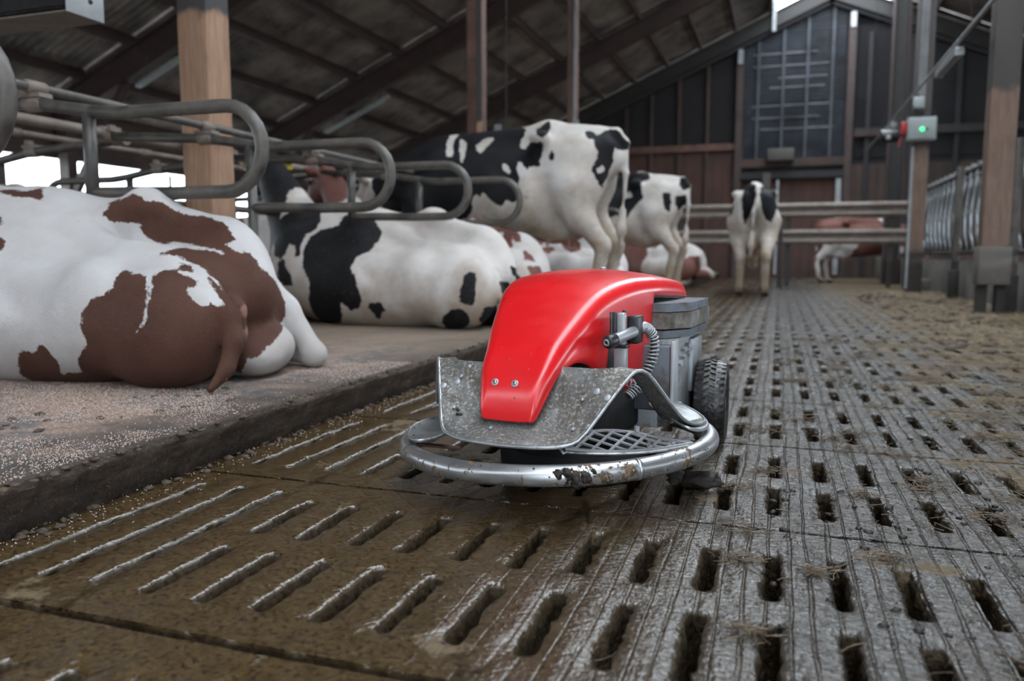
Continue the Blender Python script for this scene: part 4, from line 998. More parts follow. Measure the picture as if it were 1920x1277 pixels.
def standing_field(h=.02, head='low', pose=0):
    f = Field((-.35, -.62, -.02), (2.75, .62, 1.85), h)
    f.ell((1.02, 0, 1.00), (.66, .34, .37), .10); f.ell((.80, 0, .90), (.46, .33, .30), .10); f.ell((1.48, 0, 1.0), (.36, .25, .38), .10)
    f.ell((.34, 0, 1.22), (.42, .23, .22), .10)
    f.cone((.10, 0, 1.40), (.55, 0, 1.425), .07, .10, .10); f.cone((.55, 0, 1.42), (1.55, 0, 1.36), .09, .10, .12)
    for q in (1, -1):
        f.ell((.56, q*.235, 1.375), (.085, .075, .06), .09); f.ell((.06, q*.115, 1.29), (.07, .06, .07), .07)
        dx = .09*q*pose
        f.ell((.30, q*.165, 1.08), (.27, .125, .30), .09, ry=.15); f.cone((.32, q*.19, .98), (.24+dx*.5, q*.185, .74), .17, .11, .08)
        f.path([(.22+dx*.5, q*.185, .76), (.05+dx, q*.165, .53)], [.105, .066], .05); f.cone((.02+dx, q*.165, .57), (.03+dx, q*.165, .50), .04, .045, .03)
        f.path([(.04+dx, q*.165, .52), (.09+dx, q*.165, .30), (.11+dx, q*.165, .13)], [.060, .048, .051], .03)
        f.path([(.12+dx, q*.165, .11), (.16+dx, q*.165, .05)], [.046, .052], .03); f.ell((.17+dx, q*.165, .025), (.08, .055, .05), .02)
        fx = 1.52 - .08*q*pose
        f.ell((1.50, q*.19, 1.02), (.19, .10, .30), .09, ry=-.2); f.path([(1.52, q*.18, .86), (fx, q*.165, .50)], [.12, .07], .07)
        f.ell((fx+.01, q*.165, .46), (.058, .056, .075), .03); f.path([(fx, q*.165, .44), (fx, q*.165, .13)], [.051, .047], .03)
        f.path([(fx+.01, q*.165, .11), (fx+.05, q*.165, .05)], [.045, .052], .03); f.ell((fx+.06, q*.165, .025), (.08, .056, .05), .02)
    f.ell((1.72, 0, .86), (.16, .12, .18), .09)
    f.ell((.50, 0, .72), (.24, .17, .17), .06); f.ell((.34, 0, .74), (.14, .15, .16), .06)
    for x_, q in ((.36, .08), (.36, -.08), (.54, .08), (.54, -.08)): f.cone((x_, q, .60), (x_, q, .52), .018, .013, .015)
    f.ell((.78, .32, 1.17), (.10, .03, .10), .10, sub=True); f.ell((.78, -.32, 1.17), (.10, .03, .10), .10, sub=True)
    f.path([(.10, 0, 1.40), (.0, 0, 1.42), (-.07, 0, 1.34), (-.08, .01, 1.10), (-.06, .02, .80)], [.045, .038, .033, .025, .018], .03)
    f.path([(-.06, .02, .80), (-.055, .03, .66), (-.05, .03, .50)], [.030, .042, .014], .03)
    if head == 'low': hd = cow_head(f, (1.72, 0, 1.16), (2.16, 0, 1.06), (2.46, 0, .66))
    elif head == 'down': hd = cow_head(f, (1.72, 0, 1.12), (2.12, 0, .78), (2.28, 0, .34))
    else: hd = cow_head(f, (1.70, 0, 1.20), (2.14, 0, 1.44), (2.56, 0, 1.20))
    f.clip_floor(0); return f, hd
def lying_field(h=.02, roll=.0, head='up', hs=1, near_detail=False):
    f = Field((-.30, -.80, -.03), (2.75, .80, 1.50 if head == 'up' else 1.3), h)
    f.ell((1.08, .05, .40), (.76, .46, .42), .10); f.ell((.92, .20, .27), (.62, .42, .28), .10); f.ell((1.62, 0, .45), (.42, .33, .40), .10)
    f.cone((.16, -.01, .60), (.75, -.04, .78), .10, .09, .12); f.cone((.75, -.04, .78), (1.7, -.02, .86), .09, .10, .12)
    f.ell((.40, -.02, .46), (.40, .34, .33), .10)
    f.ell((.62, -.27, .745), (.13, .09, .10), .11); f.cone((.62, -.27, .72), (.16, -.16, .56), .12, .09, .10)         # upper hook and ridge to the pin
    f.ell((.60, .27, .62), (.09, .07, .07), .10); f.ell((.10, .10, .50), (.07, .06, .06), .08); f.ell((.10, -.15, .54), (.07, .06, .06), .08)
    f.ell((.38, .27, .25), (.42, .25, .28), .09, rz=.15); f.ell((.30, .15, .30), (.26, .2, .26), .08)
    f.ell((.28, -.27, .34), (.27, .19, .30), .08, rz=-.2); f.ell((.62, -.40, .32), (.26, .16, .26), .08)
    f.path([(.66, -.50, .30), (.34, -.52, .30), (.06, -.56, .13)], [.13, .095, .062], .05)      # shank out to the side, hock at the rear
    f.path([(.05, -.57, .09), (.42, -.66, .07)], [.062, .045], .03); f.path([(.42, -.66, .07), (.55, -.68, .06)], [.05, .055], .03)
    f.ell((.20, -.22, .14), (.26, .22, .135), .05)                                               # udder side resting on the deck
    for q in (1, -1):
        f.ell((1.62, q*.26, .38), (.20, .10, .30), .08); f.path([(1.72, q*.27, .18), (2.02, q*.24, .13)], [.10, .075], .05); f.path([(2.02, q*.24, .10), (1.72, q*.30, .06)], [.06, .045], .03)
    f.ell((1.86, 0, .42), (.18, .16, .22), .09)
    f.ell((.80, .50, .58), (.13, .03, .10), .10, sub=True)
    if head == 'up': hd = cow_head(f, (1.85, 0, .70), (2.16, 0*hs, 1.16), (2.5, .16*hs, .98))
    elif head == 'mid': hd = cow_head(f, (1.85, 0, .62), (2.20, 0, .88), (2.54, .12, .72))
    elif head == 'left': hd = cow_head(f, (1.85, .0, .70), (2.12, -.10*hs, 1.18), (1.98, -.46*hs, 1.02))
    else: hd = cow_head(f, (1.85, 0, .62), (2.26, 0, .74), (2.6, .10, .50))
    f.clip_floor(0); return f, hd
def slumped_field(h=.02, head='fwd', tail='out'):
    """cow lying on its near (left, +y) thigh with the far hip pushed up; x forward from the rump"""
    f = Field((-.20, -.85, -.03), (2.85, .62, 1.60 if head != 'fwd' else 1.10), h)
    f.ell((1.46, -.07, .40), (.62, .42, .43), .10); f.ell((1.72, -.03, .42), (.38, .33, .40), .10)
    f.ell((.98, .08, .25), (.66, .30, .29), .09); f.ell((1.30, .10, .27), (.50, .33, .30), .09)
    f.ell((.62, -.06, .32), (.42, .27, .27), .08)
    f.cone((.82, -.20, .695), (.47, -.27, .585), .10, .115, .09); f.cone((.82, -.20, .70), (1.35, -.16, .72), .09, .11, .12)
    f.ell((.80, -.215, .745), (.095, .075, .075), .07)
    f.ell((.41, -.26, .40), (.21, .165, .28), .07, rz=-.1); f.ell((.30, -.20, .36), (.15, .13, .18), .06)
    f.path([(.27, .06, .40), (.48, .055, .455), (.66, .035, .505), (1.01, -.01, .61), (1.55, -.07, .745)], [.055, .058, .062, .078, .10], .06)
    f.ell((.42, .18, .235), (.30, .19, .245), .06); f.ell((.27, .19, .25), (.16, .14, .22), .05); f.ell((.66, .25, .30), (.15, .11, .20), .09)
    f.ell((.70, .205, .44), (.07, .055, .055), .08); f.ell((.28, .13, .40), (.06, .05, .05), .05)
    f.ell((.14, .015, .24), (.05, .03, .16), .06, sub=True)
    f.ell((.19, .0, .30), (.05, .05, .06), .04); f.ell((.175, .0, .21), (.04, .035, .06), .03)
    f.ell((.93, .385, .42), (.10, .035, .10), .08, sub=True); f.ell((.62, -.08, .66), (.20, .07, .06), .09, sub=True)
    f.ell((1.02, -.12, .84), (.12, .06, .05), .09, sub=True)
    f.ell((.30, -.24, .12), (.19, .20, .135), .04); f.ell((.20, -.14, .09), (.10, .12, .08), .04)
    f.ell((.50, -.40, .30), (.24, .15, .24), .07)
    f.path([(.44, -.44, .40), (.30, -.50, .27), (.155, -.505, .085)], [.105, .068, .05], .04); f.ell((.14, -.50, .06), (.065, .055, .06), .03)
    f.path([(.15, -.51, .06), (.42, -.60, .05), (.55, -.62, .05)], [.05, .042, .05], .03)
    for q in (1, -1):
        f.ell((1.72, q*.25, .38), (.20, .10, .30), .08); f.path([(1.80, q*.27, .18), (2.08, q*.24, .13)], [.10, .075], .05); f.path([(2.08, q*.24, .10), (1.80, q*.30, .06)], [.06, .045], .03)
    if tail == 'out':
        f.path([(.30, .085, .445), (.20, .135, .385), (.095, .165, .295), (.055, .185, .20), (.062, .225, .095), (.10, .275, .02)], [.05, .048, .046, .040, .030, .018], .022)
    else:
        f.path([(.30, .07, .44), (.17, .10, .36), (.08, .10, .20), (.05, .12, .05)], [.05, .045, .035, .02], .022)
    if head == 'fwd': hd = cow_head(f, (1.95, 0, .60), (2.36, 0, .74), (2.7, .10, .50))
    elif head == 'up': hd = cow_head(f, (1.90, -.02, .70), (2.22, -.05, 1.20), (2.52, -.22, 1.02))
    f.clip_floor(0); return f, hd
def poly_sd(S, T, poly):
    P_ = np.array(poly, np.float64); Q = np.roll(P_, -1, 0); d = np.full(S.shape, 1e9); ins = np.zeros(S.shape, bool)
    for (ax, ay), (bx_, by) in zip(P_, Q):
        ex, ey = bx_-ax, by-ay; L = ex*ex+ey*ey+1e-12; t = np.clip(((S-ax)*ex+(T-ay)*ey)/L, 0, 1)
        d = np.minimum(d, (S-ax-t*ex)**2+(T-ay-t*ey)**2)
        c = ((ay > T) != (by > T)) & (S < (bx_-ax)*(T-ay)/((by-ay) if abs(by-ay) > 1e-12 else 1e-12)+ax); ins ^= c
    d = np.sqrt(d); return np.where(ins, d, -d)
def view_basis(d):
    d = Vector(d).normalized(); s_ = d.cross(Vector((0, 0, 1))).normalized(); t = s_.cross(d).normalized(); return d, s_, t
def noise_patch(V, seed, thr=.0, scale=1.6):
    return np.array([(noise.noise(Vector((p[0]*scale+seed, p[1]*scale*.8, p[2]*scale+seed*.3)))-thr)*.25 for p in V])
COATS = {}
COATS = {
 'near': dict(view=(0.674, -0.738, -0.032), xf=1.7,
  dark=[[(-0.652, 0.73), (-0.604, 0.783), (-0.538, 0.813), (-0.498, 0.822), (-0.453, 0.785), (-0.391, 0.779), (-0.33, 0.742), (-0.276, 0.715), (-0.229, 0.719), (-0.178, 0.692), (-0.138, 0.666), (-0.126, 0.631), (-0.113, 0.606), (-0.157, 0.585), (-0.128, 0.563), (-0.083, 0.544), (-0.096, 0.576), (-0.038, 0.521), (-0.001, 0.471), (0.041, 0.425), (0.088, 0.393), (0.107, 0.33), (0.108, 0.259), (0.061, 0.201), (-0.005, 0.151), (-0.05, 0.116), (-0.097, 0.098), (-0.113, 0.134), (-0.138, 0.259), (-0.172, 0.342), (-0.196, 0.379), (-0.212, 0.428), (-0.262, 0.486), (-0.309, 0.513), (-0.351, 0.53), (-0.387, 0.538), (-0.419, 0.54), (-0.387, 0.549), (-0.364, 0.563), (-0.318, 0.575), (-0.242, 0.566), (-0.164, 0.547), (-0.241, 0.574), (-0.322, 0.594), (-0.391, 0.601), (-0.437, 0.611), (-0.475, 0.642), (-0.502, 0.668), (-0.485, 0.681), (-0.496, 0.695), (-0.551, 0.69), (-0.606, 0.694)], [(-0.54, 0.482), (-0.508, 0.458), (-0.47, 0.454), (-0.464, 0.413), (-0.466, 0.355), (-0.486, 0.284), (-0.506, 0.233), (-0.483, 0.259), (-0.465, 0.291), (-0.463, 0.341), (-0.451, 0.398), (-0.443, 0.446), (-0.405, 0.472), (-0.356, 0.475), (-0.338, 0.455), (-0.304, 0.444), (-0.284, 0.432), (-0.297, 0.41), (-0.331, 0.404), (-0.319, 0.375), (-0.29, 0.345), (-0.271, 0.33), (-0.242, 0.344), (-0.208, 0.325), (-0.197, 0.342), (-0.229, 0.409), (-0.251, 0.44), (-0.242, 0.451), (-0.212, 0.428), (-0.188, 0.379), (-0.165, 0.305), (-0.163, 0.225), (-0.174, 0.145), (-0.201, 0.082), (-0.202, -0.023), (-0.258, 0.018), (-0.247, 0.005), (-0.258, -0.068), (-0.319, -0.096), (-0.536, -0.079), (-0.674, -0.06), (-0.807, -0.027), (-0.909, -0.004), (-0.969, 0.054), (-0.954, 0.141), (-0.932, 0.166), (-0.897, 0.154), (-0.871, 0.186), (-0.85, 0.182), (-0.814, 0.118), (-0.803, 0.057), (-0.757, 0.067), (-0.722, 0.063), (-0.732, 0.129), (-0.699, 0.17), (-0.692, 0.208), (-0.71, 0.253), (-0.703, 0.32), (-0.674, 0.349), (-0.618, 0.385), (-0.577, 0.422), (-0.563, 0.451)], [(-0.212, 0.428), (-0.196, 0.379), (-0.172, 0.342), (-0.138, 0.259), (-0.113, 0.134), (-0.127, 0.078), (-0.194, 0.089), (-0.201, 0.082), (-0.181, 0.146), (-0.17, 0.226), (-0.172, 0.306), (-0.203, 0.379)], [(-0.199, 0.409), (-0.115, 0.329), (-0.097, 0.098), (-0.125, 0.041), (-0.209, 0.059), (-0.189, 0.19), (-0.187, 0.291), (-0.2, 0.342)], [(-0.354, 0.496), (-0.325, 0.501), (-0.299, 0.483), (-0.298, 0.466), (-0.323, 0.464), (-0.346, 0.474)], [(-1.075, 0.714), (-1.023, 0.717), (-1.014, 0.696), (-1.026, 0.67), (-1.07, 0.671)], [(-1.067, 0.625), (-1.016, 0.624), (-1.002, 0.603), (-1.009, 0.571), (-1.026, 0.559), (-1.063, 0.563)], [(-0.991, 0.809), (-0.954, 0.807), (-0.88, 0.799), (-0.888, 0.868), (-0.944, 0.846), (-1.064, 0.853), (-1.116, 0.861)]],
  white=[]),
 'second': dict(view=(0.586, -0.81, -0.023), xf=1.9,
  dark=[[(-1.169, 0.791), (-1.065, 0.806), (-0.987, 0.776), (-0.936, 0.72), (-0.902, 0.665), (-0.913, 0.612), (-0.99, 0.533), (-1.065, 0.495), (-1.103, 0.457), (-1.122, 0.407), (-1.091, 0.357), (-1.086, 0.283), (-1.051, 0.196), (-1.071, 0.145), (-1.135, 0.118), (-1.195, 0.182), (-1.191, 0.035), (-1.274, 0.012), (-1.359, 0.032), (-1.42, 0.151), (-1.411, 0.307), (-1.458, 0.41), (-1.459, 0.527), (-1.414, 0.631), (-1.336, 0.683), (-1.27, 0.695), (-1.205, 0.72)], [(-1.604, 0.806), (-1.486, 0.877), (-1.352, 0.856), (-1.332, 0.753), (-1.363, 0.698), (-1.454, 0.632), (-1.473, 0.566), (-1.479, 0.501), (-1.513, 0.488), (-1.519, 0.567), (-1.56, 0.594), (-1.581, 0.516), (-1.616, 0.49), (-1.674, 0.498), (-1.672, 0.557), (-1.725, 0.675), (-1.675, 0.753)], [(-1.645, 0.451), (-1.609, 0.477), (-1.575, 0.411), (-1.537, 0.293), (-1.608, 0.286), (-1.65, 0.332)], [(-1.71, 0.471), (-1.698, 0.479), (-1.677, 0.385), (-1.688, 0.332), (-1.701, 0.385)], [(-0.399, 0.361), (-0.364, 0.375), (-0.323, 0.373), (-0.328, 0.215), (-0.345, 0.167), (-0.391, 0.167), (-0.425, 0.191), (-0.419, 0.274)], [(-0.535, 0.08), (-0.481, 0.131), (-0.424, 0.146), (-0.377, 0.107), (-0.356, 0.057), (-0.376, 0.01), (-0.438, -0.021), (-0.531, 0.028)], [(-1.003, 0.165), (-0.959, 0.178), (-0.947, 0.197), (-0.911, 0.172), (-0.893, 0.122), (-0.918, 0.108), (-0.924, 0.055), (-0.955, 0.068), (-0.973, 0.107), (-1.003, 0.133)], [(-0.05, 0.422), (0.051, 0.391), (0.131, 0.404), (0.138, 0.352), (0.074, 0.312), (-0.023, 0.365)], [(-0.155, 0.318), (-0.058, 0.315), (-0.002, 0.249), (-0.041, 0.213), (-0.13, 0.162), (-0.152, 0.258)], [(-0.259, 0.148), (-0.151, 0.168), (-0.119, 0.078), (-0.084, -0.053), (-0.229, -0.044), (-0.255, -0.011), (-0.298, 0.082)]],
  white=[]),
 'third': dict(view=(0.361, -0.933, 0.009), xf=1.2,
  dark=[[(-0.745, 0.839), (-0.642, 0.823), (-0.482, 0.79), (-0.382, 0.777), (-0.319, 0.68), (-0.306, 0.616), (-0.357, 0.616), (-0.383, 0.667), (-0.382, 0.566), (-0.432, 0.566), (-0.472, 0.642), (-0.447, 0.706), (-0.537, 0.681), (-0.627, 0.744)], [(-0.294, 0.578), (-0.219, 0.503), (-0.182, 0.454), (-0.284, 0.469)], [(-0.261, 0.424), (-0.157, 0.417), (-0.119, 0.342), (-0.238, 0.343)]],
  white=[]),
 'fourth': dict(view=(0.306, -0.952, 0.012), xf=1.6,
  dark=[[(-1.255, 0.823), (-1.124, 0.806), (-0.962, 0.775), (-0.815, 0.74), (-0.589, 0.644), (-0.578, 0.565), (-0.687, 0.534), (-0.766, 0.581), (-0.847, 0.724), (-0.927, 0.708), (-0.987, 0.612), (-1.049, 0.597), (-1.178, 0.675)], [(-1.018, 0.581), (-0.892, 0.596), (-0.844, 0.565), (-0.922, 0.519)], [(-0.299, 0.488), (-0.183, 0.455), (-0.167, 0.398), (-0.283, 0.402)]],
  white=[]),
 'tall': dict(view=(0.295, -0.949, 0.111), xf=0,
  dark=[[(-2.065, 1.039), (-1.815, 1.27), (-1.572, 1.406), (-1.451, 1.496), (-1.334, 1.473), (-1.234, 1.472), (-0.982, 1.459), (-0.724, 1.458), (-0.724, 1.397), (-0.766, 1.327), (-0.753, 1.285), (-0.717, 1.29), (-0.681, 1.337), (-0.595, 1.337), (-0.572, 1.309), (-0.572, 1.264), (-0.607, 1.195), (-0.595, 1.149), (-0.63, 1.149), (-0.678, 1.149), (-0.701, 1.126), (-0.75, 1.184), (-0.774, 1.185), (-0.785, 1.127), (-0.76, 1.058), (-0.782, 0.897), (-0.818, 0.874), (-0.865, 0.897), (-0.902, 0.838), (-0.962, 0.872), (-1.023, 0.93), (-1.059, 0.965), (-1.072, 0.894), (-1.109, 0.964), (-1.134, 0.917), (-1.152, 0.796), (-1.194, 0.745), (-1.384, 0.663), (-1.55, 0.562), (-1.971, 0.44)], [(-0.633, 1.442), (-0.525, 1.513), (-0.519, 1.439), (-0.549, 1.388), (-0.595, 1.365), (-0.624, 1.388)], [(-0.513, 1.28), (-0.49, 1.251), (-0.49, 1.211), (-0.519, 1.2), (-0.531, 1.229)], [(-0.256, 1.411), (-0.186, 1.416), (-0.164, 1.386), (-0.104, 1.416), (-0.033, 1.433), (0.013, 1.415), (0.097, 1.329), (0.094, 1.271), (-0.003, 1.271), (-0.021, 1.305), (-0.037, 1.181), (-0.059, 1.113), (-0.084, 1.056), (-0.119, 0.989), (-0.15, 1.012), (-0.203, 1.125), (-0.198, 1.17), (-0.158, 1.215), (-0.158, 1.26), (-0.18, 1.305), (-0.19, 1.351), (-0.236, 1.368)], [(-0.723, 0.932), (-0.694, 0.92), (-0.699, 0.897), (-0.717, 0.899)]],
  white=[[(-1.347, 1.439), (-1.234, 1.461), (-1.289, 1.409), (-1.321, 1.346), (-1.322, 1.236), (-1.364, 1.224), (-1.385, 1.335)], [(-1.264, 1.37), (-1.212, 1.351), (-1.207, 1.283), (-1.227, 1.175), (-1.247, 1.187), (-1.265, 1.284)], [(-1.126, 1.319), (-1.065, 1.367), (-0.984, 1.39), (-0.977, 1.371), (-1.036, 1.305), (-1.081, 1.257), (-1.122, 1.282)], [(-0.9, 1.179), (-0.87, 1.179), (-0.827, 1.115), (-0.844, 1.092), (-0.893, 1.133)], [(-0.169, 1.136), (-0.122, 1.164), (-0.098, 1.136), (-0.11, 1.102), (-0.157, 1.102)]]),
 'second_standing': dict(view=(0.247, -0.967, 0.066), xf=0,
  dark=[[(-1.673, 1.641), (-0.806, 1.531), (-0.429, 1.524), (-0.418, 1.424), (-0.521, 1.395), (-0.518, 1.282), (-0.498, 1.206), (-0.572, 1.113), (-0.646, 1.019), (-0.702, 0.944), (-0.836, 0.983), (-1.091, 0.829), (-1.721, 0.823)], [(-0.256, 1.259), (-0.163, 1.248), (-0.142, 1.127), (-0.158, 1.016), (-0.224, 1.054), (-0.254, 1.184)], [(-0.032, 1.446), (0.094, 1.441), (0.097, 1.311), (0.006, 1.275), (-0.052, 1.35)], [(-0.097, 1.201), (0.046, 1.237), (0.049, 1.125), (-0.047, 1.03), (-0.095, 1.108)]],
  white=[[(-0.731, 1.267), (-0.654, 1.285), (-0.632, 1.208), (-0.709, 1.19)]]),
 'rear_view': dict(view=(0.998, 0.002, 0.055), xf=0,
  dark=[[(-0.134, 1.463), (-0.064, 1.51), (0.008, 1.46), (0.023, 1.359), (-0.007, 1.19), (-0.073, 1.019), (-0.107, 0.946), (-0.145, 1.021), (-0.164, 1.267)], [(0.081, 1.437), (0.172, 1.491), (0.269, 1.404), (0.311, 1.209), (0.259, 1.064), (0.214, 0.967), (0.153, 0.993), (0.089, 1.14), (0.059, 1.335)], [(-0.441, 1.223), (-0.31, 1.32), (-0.26, 1.171), (-0.294, 1.071), (-0.351, 1.048), (-0.439, 1.124)], [(-0.435, 0.974), (-0.314, 0.869), (-0.333, 0.823), (-0.408, 0.874)]],
  white=[]),
}

def cow(name, field, hd, loc, rz, label, cat, mat, coat_key=None, seed=0, thr=0, scale=1, group=None, relax_n=2, hoofz=.05, tags=False, standing=False, view=None, extra=None):
    V, F = field.mesh(); V = relax(V, F, relax_n)
    t = empty(name, loc, rz, label=label, cat=cat, group=group); t.scale = (scale,)*3
    o = np_mesh('body', V, F, M[mat], t); me = o.data
    if coat_key and coat_key in COATS:
        cd = COATS[coat_key]; d, s_, tt = view_basis(cd['view']); S = V @ np.array(s_); T = V @ np.array(tt); pa = np.full(len(V), -1.)
        for p in cd['dark']: pa = np.maximum(pa, poly_sd(S, T, p))
        for p in cd.get('white', []): pa = np.minimum(pa, -poly_sd(S, T, p))
        if cd.get('xf'):
            m = V[:, 0] > cd['xf']; pa[m] = np.maximum(pa[m], noise_patch(V[m], seed, thr)+np.clip(V[m, 0]-cd['xf'], 0, .05)*0)
    elif seed is not None: pa = noise_patch(V, seed, thr)
    else: pa = np.full(len(V), -1.)
    a = me.attributes.new('patch', 'FLOAT', 'POINT'); a.data.foreach_set('value', pa.astype(np.float32))
    hf = np.zeros(len(V), np.float32)
    if standing: hf = np.clip((.062-V[:, 2])/.01, 0, 1).astype(np.float32)
    a = me.attributes.new('hoof', 'FLOAT', 'POINT'); a.data.foreach_set('value', hf)
    pk = np.zeros(len(V), np.float32)
    if standing: pk = np.clip((.72-V[:, 2])*12, 0, 1)*np.clip((.26-np.abs(V[:, 0]-.45))*20, 0, 1)*np.clip((.12-np.abs(V[:, 1]))*30, 0, 1)*np.clip((V[:, 2]-.45)*20, 0, 1)*.7
    for c_, r_ in (extra or []): pk = np.maximum(pk, np.clip((r_-np.linalg.norm(V-np.array(c_), axis=1))/.015, 0, .62)).astype(np.float32)
    ears, eyes, side, u, dd = hd; nose = eyes[0]*.5+eyes[1]*.5+dd*.24
    dn = np.linalg.norm(V-np.array(nose), axis=1); pk = np.maximum(pk, np.clip((.10-dn)/.03, 0, 1)*.8)
    a = me.attributes.new('pink', 'FLOAT', 'POINT'); a.data.foreach_set('value', pk.astype(np.float32))
    for e_ in eyes:
        mb = MB(); c = e_ + side*(.022 if (e_-(eyes[0]+eyes[1])*.5).dot(side) > 0 else -.022)
        blob(mb, c, .02, 0, 2, 0); mb.build('eye', M['eye'], t, smooth=True)
    if tags:
        for (a_, b_), q in zip(ears, (1, -1)):
            m_ = (a_+b_)/2; mb = MB(); mb.box(m_+Vector((0, 0, -.035))+dd*.035, (.012, .055, .065), rz=math.atan2(dd.y, dd.x)); mb.build('ear_tag', M['yellow_tag'], t, bevel=.004)
    return t
# ---- near cow
f1, hd1 = slumped_field(.0135, 'fwd')
c1 = cow('cow', f1, hd1, (-1.93, 2.72, .15), PI, 'brown and white cow lying with its rump towards the alley, nearest the camera', 'cow', 'coat_brown_near', 'near', seed=3, thr=.05, scale=1.0, extra=[((.155, -.005, .30), .035), ((.145, -.01, .20), .04)])
fL, hL = slumped_field(.019, 'up', 'in')
c2 = cow('cow', fL, hL, (-1.74, 5.40, .15), PI-.13, 'black and white cow lying behind the red robot, head turned away', 'cow', 'coat_black_lying', 'second', seed=9, thr=-.4, scale=1.08, tags=True)
c3 = cow('cow', fL, hL, (-1.75, 6.46, .15), PI-.05, 'red and white cow lying just behind the lying black and white one', 'cow', 'coat_red', 'third', seed=21, thr=.02, scale=1.04)
c4 = cow('cow', fL, hL, (-1.42, 8.45, .15), PI-.05, 'pale red and white cow lying under the belly of the standing cow', 'cow', 'coat_red', 'fourth', seed=34, thr=.05, scale=1.04)
fl, hl = lying_field(.026, head='up')
fl.path([(.12, 0, .60), (0, .05, .52), (-.06, .08, .3), (-.02, .1, .08)], [.05, .045, .035, .03], .03)
c5 = cow('cow', fl, hl, (-1.55, 16.8, .15), PI-.5, 'small far red and white cow lying beside the alley right of the robot top', 'cow', 'coat_red', None, seed=51, thr=.08, scale=.98)
fs, hs_ = standing_field(.022, 'low', .2)
cA = cow('cow', fs, hs_, (-1.45, 7.34, .14), PI-.02, 'tall black and white cow standing with its rump to the right, behind the loops', 'cow', 'coat_black', 'tall', seed=2, thr=0, scale=1.17, standing=True)
cB = cow('cow', fs, hs_, (-1.38, 12.05, .14), PI-.1, 'second standing black and white cow, farther back right of the tall one', 'cow', 'coat_black', 'second_standing', seed=14, thr=0, scale=1.16, standing=True)
fr, hr = standing_field(.022, 'down', 1)
cC = cow('cow', fr, hr, (-.40, 13.55, 0), PI/2+.03, 'black and white cow seen from behind, walking down the alley', 'cow', 'coat_black', 'rear_view', seed=40, thr=0, scale=1.24, standing=True)
cD = cow('cow', fr, hr, (.93, 20.9, 0), -.05, 'red and white cow standing behind the steel gate', 'cow', 'coat_red', None, seed=61, thr=-.12, scale=1.05, standing=True)
fm, hm = lying_field(.026, head='mid')
for (x, y, r, sd, m_, lab, sc, ff_, hh_) in ((-7.0, 3.95, 0, 71, 'coat_black_lying', 'black and white head with a tagged ear peeping over the nearest brown back', 1.0, fm, hm),
                          (-7.0, 5.2, .0, 83, 'coat_black', 'black and white cow lying beyond the first loop, beside the pale timber post', 1.0, fm, hm),
                          (-7.05, 7.85, .0, 97, 'coat_red', 'red cow of the far row seen through the second loop', 1.08, fl, hl),
                          (-7.0, 9.2, .0, 93, 'coat_black', 'dark cow of the far row behind the third loop', 1.08, fl, hl)):
    cow('cow', ff_, hh_, (x, y, .15), r, lab, 'cow', m_, None, seed=sd, thr=.0, scale=sc, tags=True)
# ================================================================ LITTER: chips, straw, dung
NR = np.random.RandomState(5)
def flakes(name, n, xs, ys, z, size, mat, parent, dens=None, lift=.004):
    X = NR.uniform(*xs, n); Y = NR.uniform(*ys, n)
    if dens is not None: k = dens(X, Y) > NR.rand(n); X, Y = X[k], Y[k]; n = len(X)
    a = NR.uniform(0, 2*PI, n); L = NR.uniform(size[0], size[1], n); W = L*NR.uniform(.3, .7, n); tl = NR.uniform(-.5, .5, (n, 2)); zz = (z(X, Y) if callable(z) else z)+NR.uniform(0, lift, n)
    ux = np.stack([np.cos(a)*L, np.sin(a)*L, tl[:, 0]*L], 1); uy = np.stack([-np.sin(a)*W, np.cos(a)*W, tl[:, 1]*W], 1); c = np.stack([X, Y, zz], 1); h = np.array([0, 0, .0008])
    V = np.stack([c-ux-uy, c+ux-uy, c+ux+uy, c-ux+uy, c-ux*.9-uy*.9-h*2, c+ux*.9-uy*.9-h*2, c+ux*.9+uy*.9-h*2, c-ux*.9+uy*.9-h*2], 1).reshape(-1, 3)
    b = np.arange(n)[:, None]*8; F = np.concatenate([b+np.array(q) for q in ((0, 1, 2, 3), (0, 4, 5, 1), (1, 5, 6, 2), (2, 6, 7, 3), (3, 7, 4, 0))])
    return tag(np_mesh(name, V, F, mat, parent, False), kind='stuff')
def dens_deck(X, Y):
    return np.array([max(0.03, .40+1.6*noise.noise(Vector((x*2.0, y*2.0, 0)))+.8*noise.noise(Vector((x*7, y*7, 2)))-(.35 if x > -1.95 else 0)) for x, y in zip(X, Y)])
o = flakes('sawdust', 60000, (-3.3, -1.69), (1.1, 3.5), .1525, (.0007, .0020), M['chips'], None, dens_deck); tag(o, 'loose pale sawdust scattered over the lying deck', 'sawdust')
o = flakes('curb_crumbs', 2600, (-1.78, -1.50), (1.1, 4.0), .004, (.001, .0026), M['chips'], None, lambda X, Y: np.clip(1-(X+1.76)/.2, 0.03, 1)*.8); tag(o, 'pale crumbs fallen from the deck along the foot of the curb', 'crumbs')
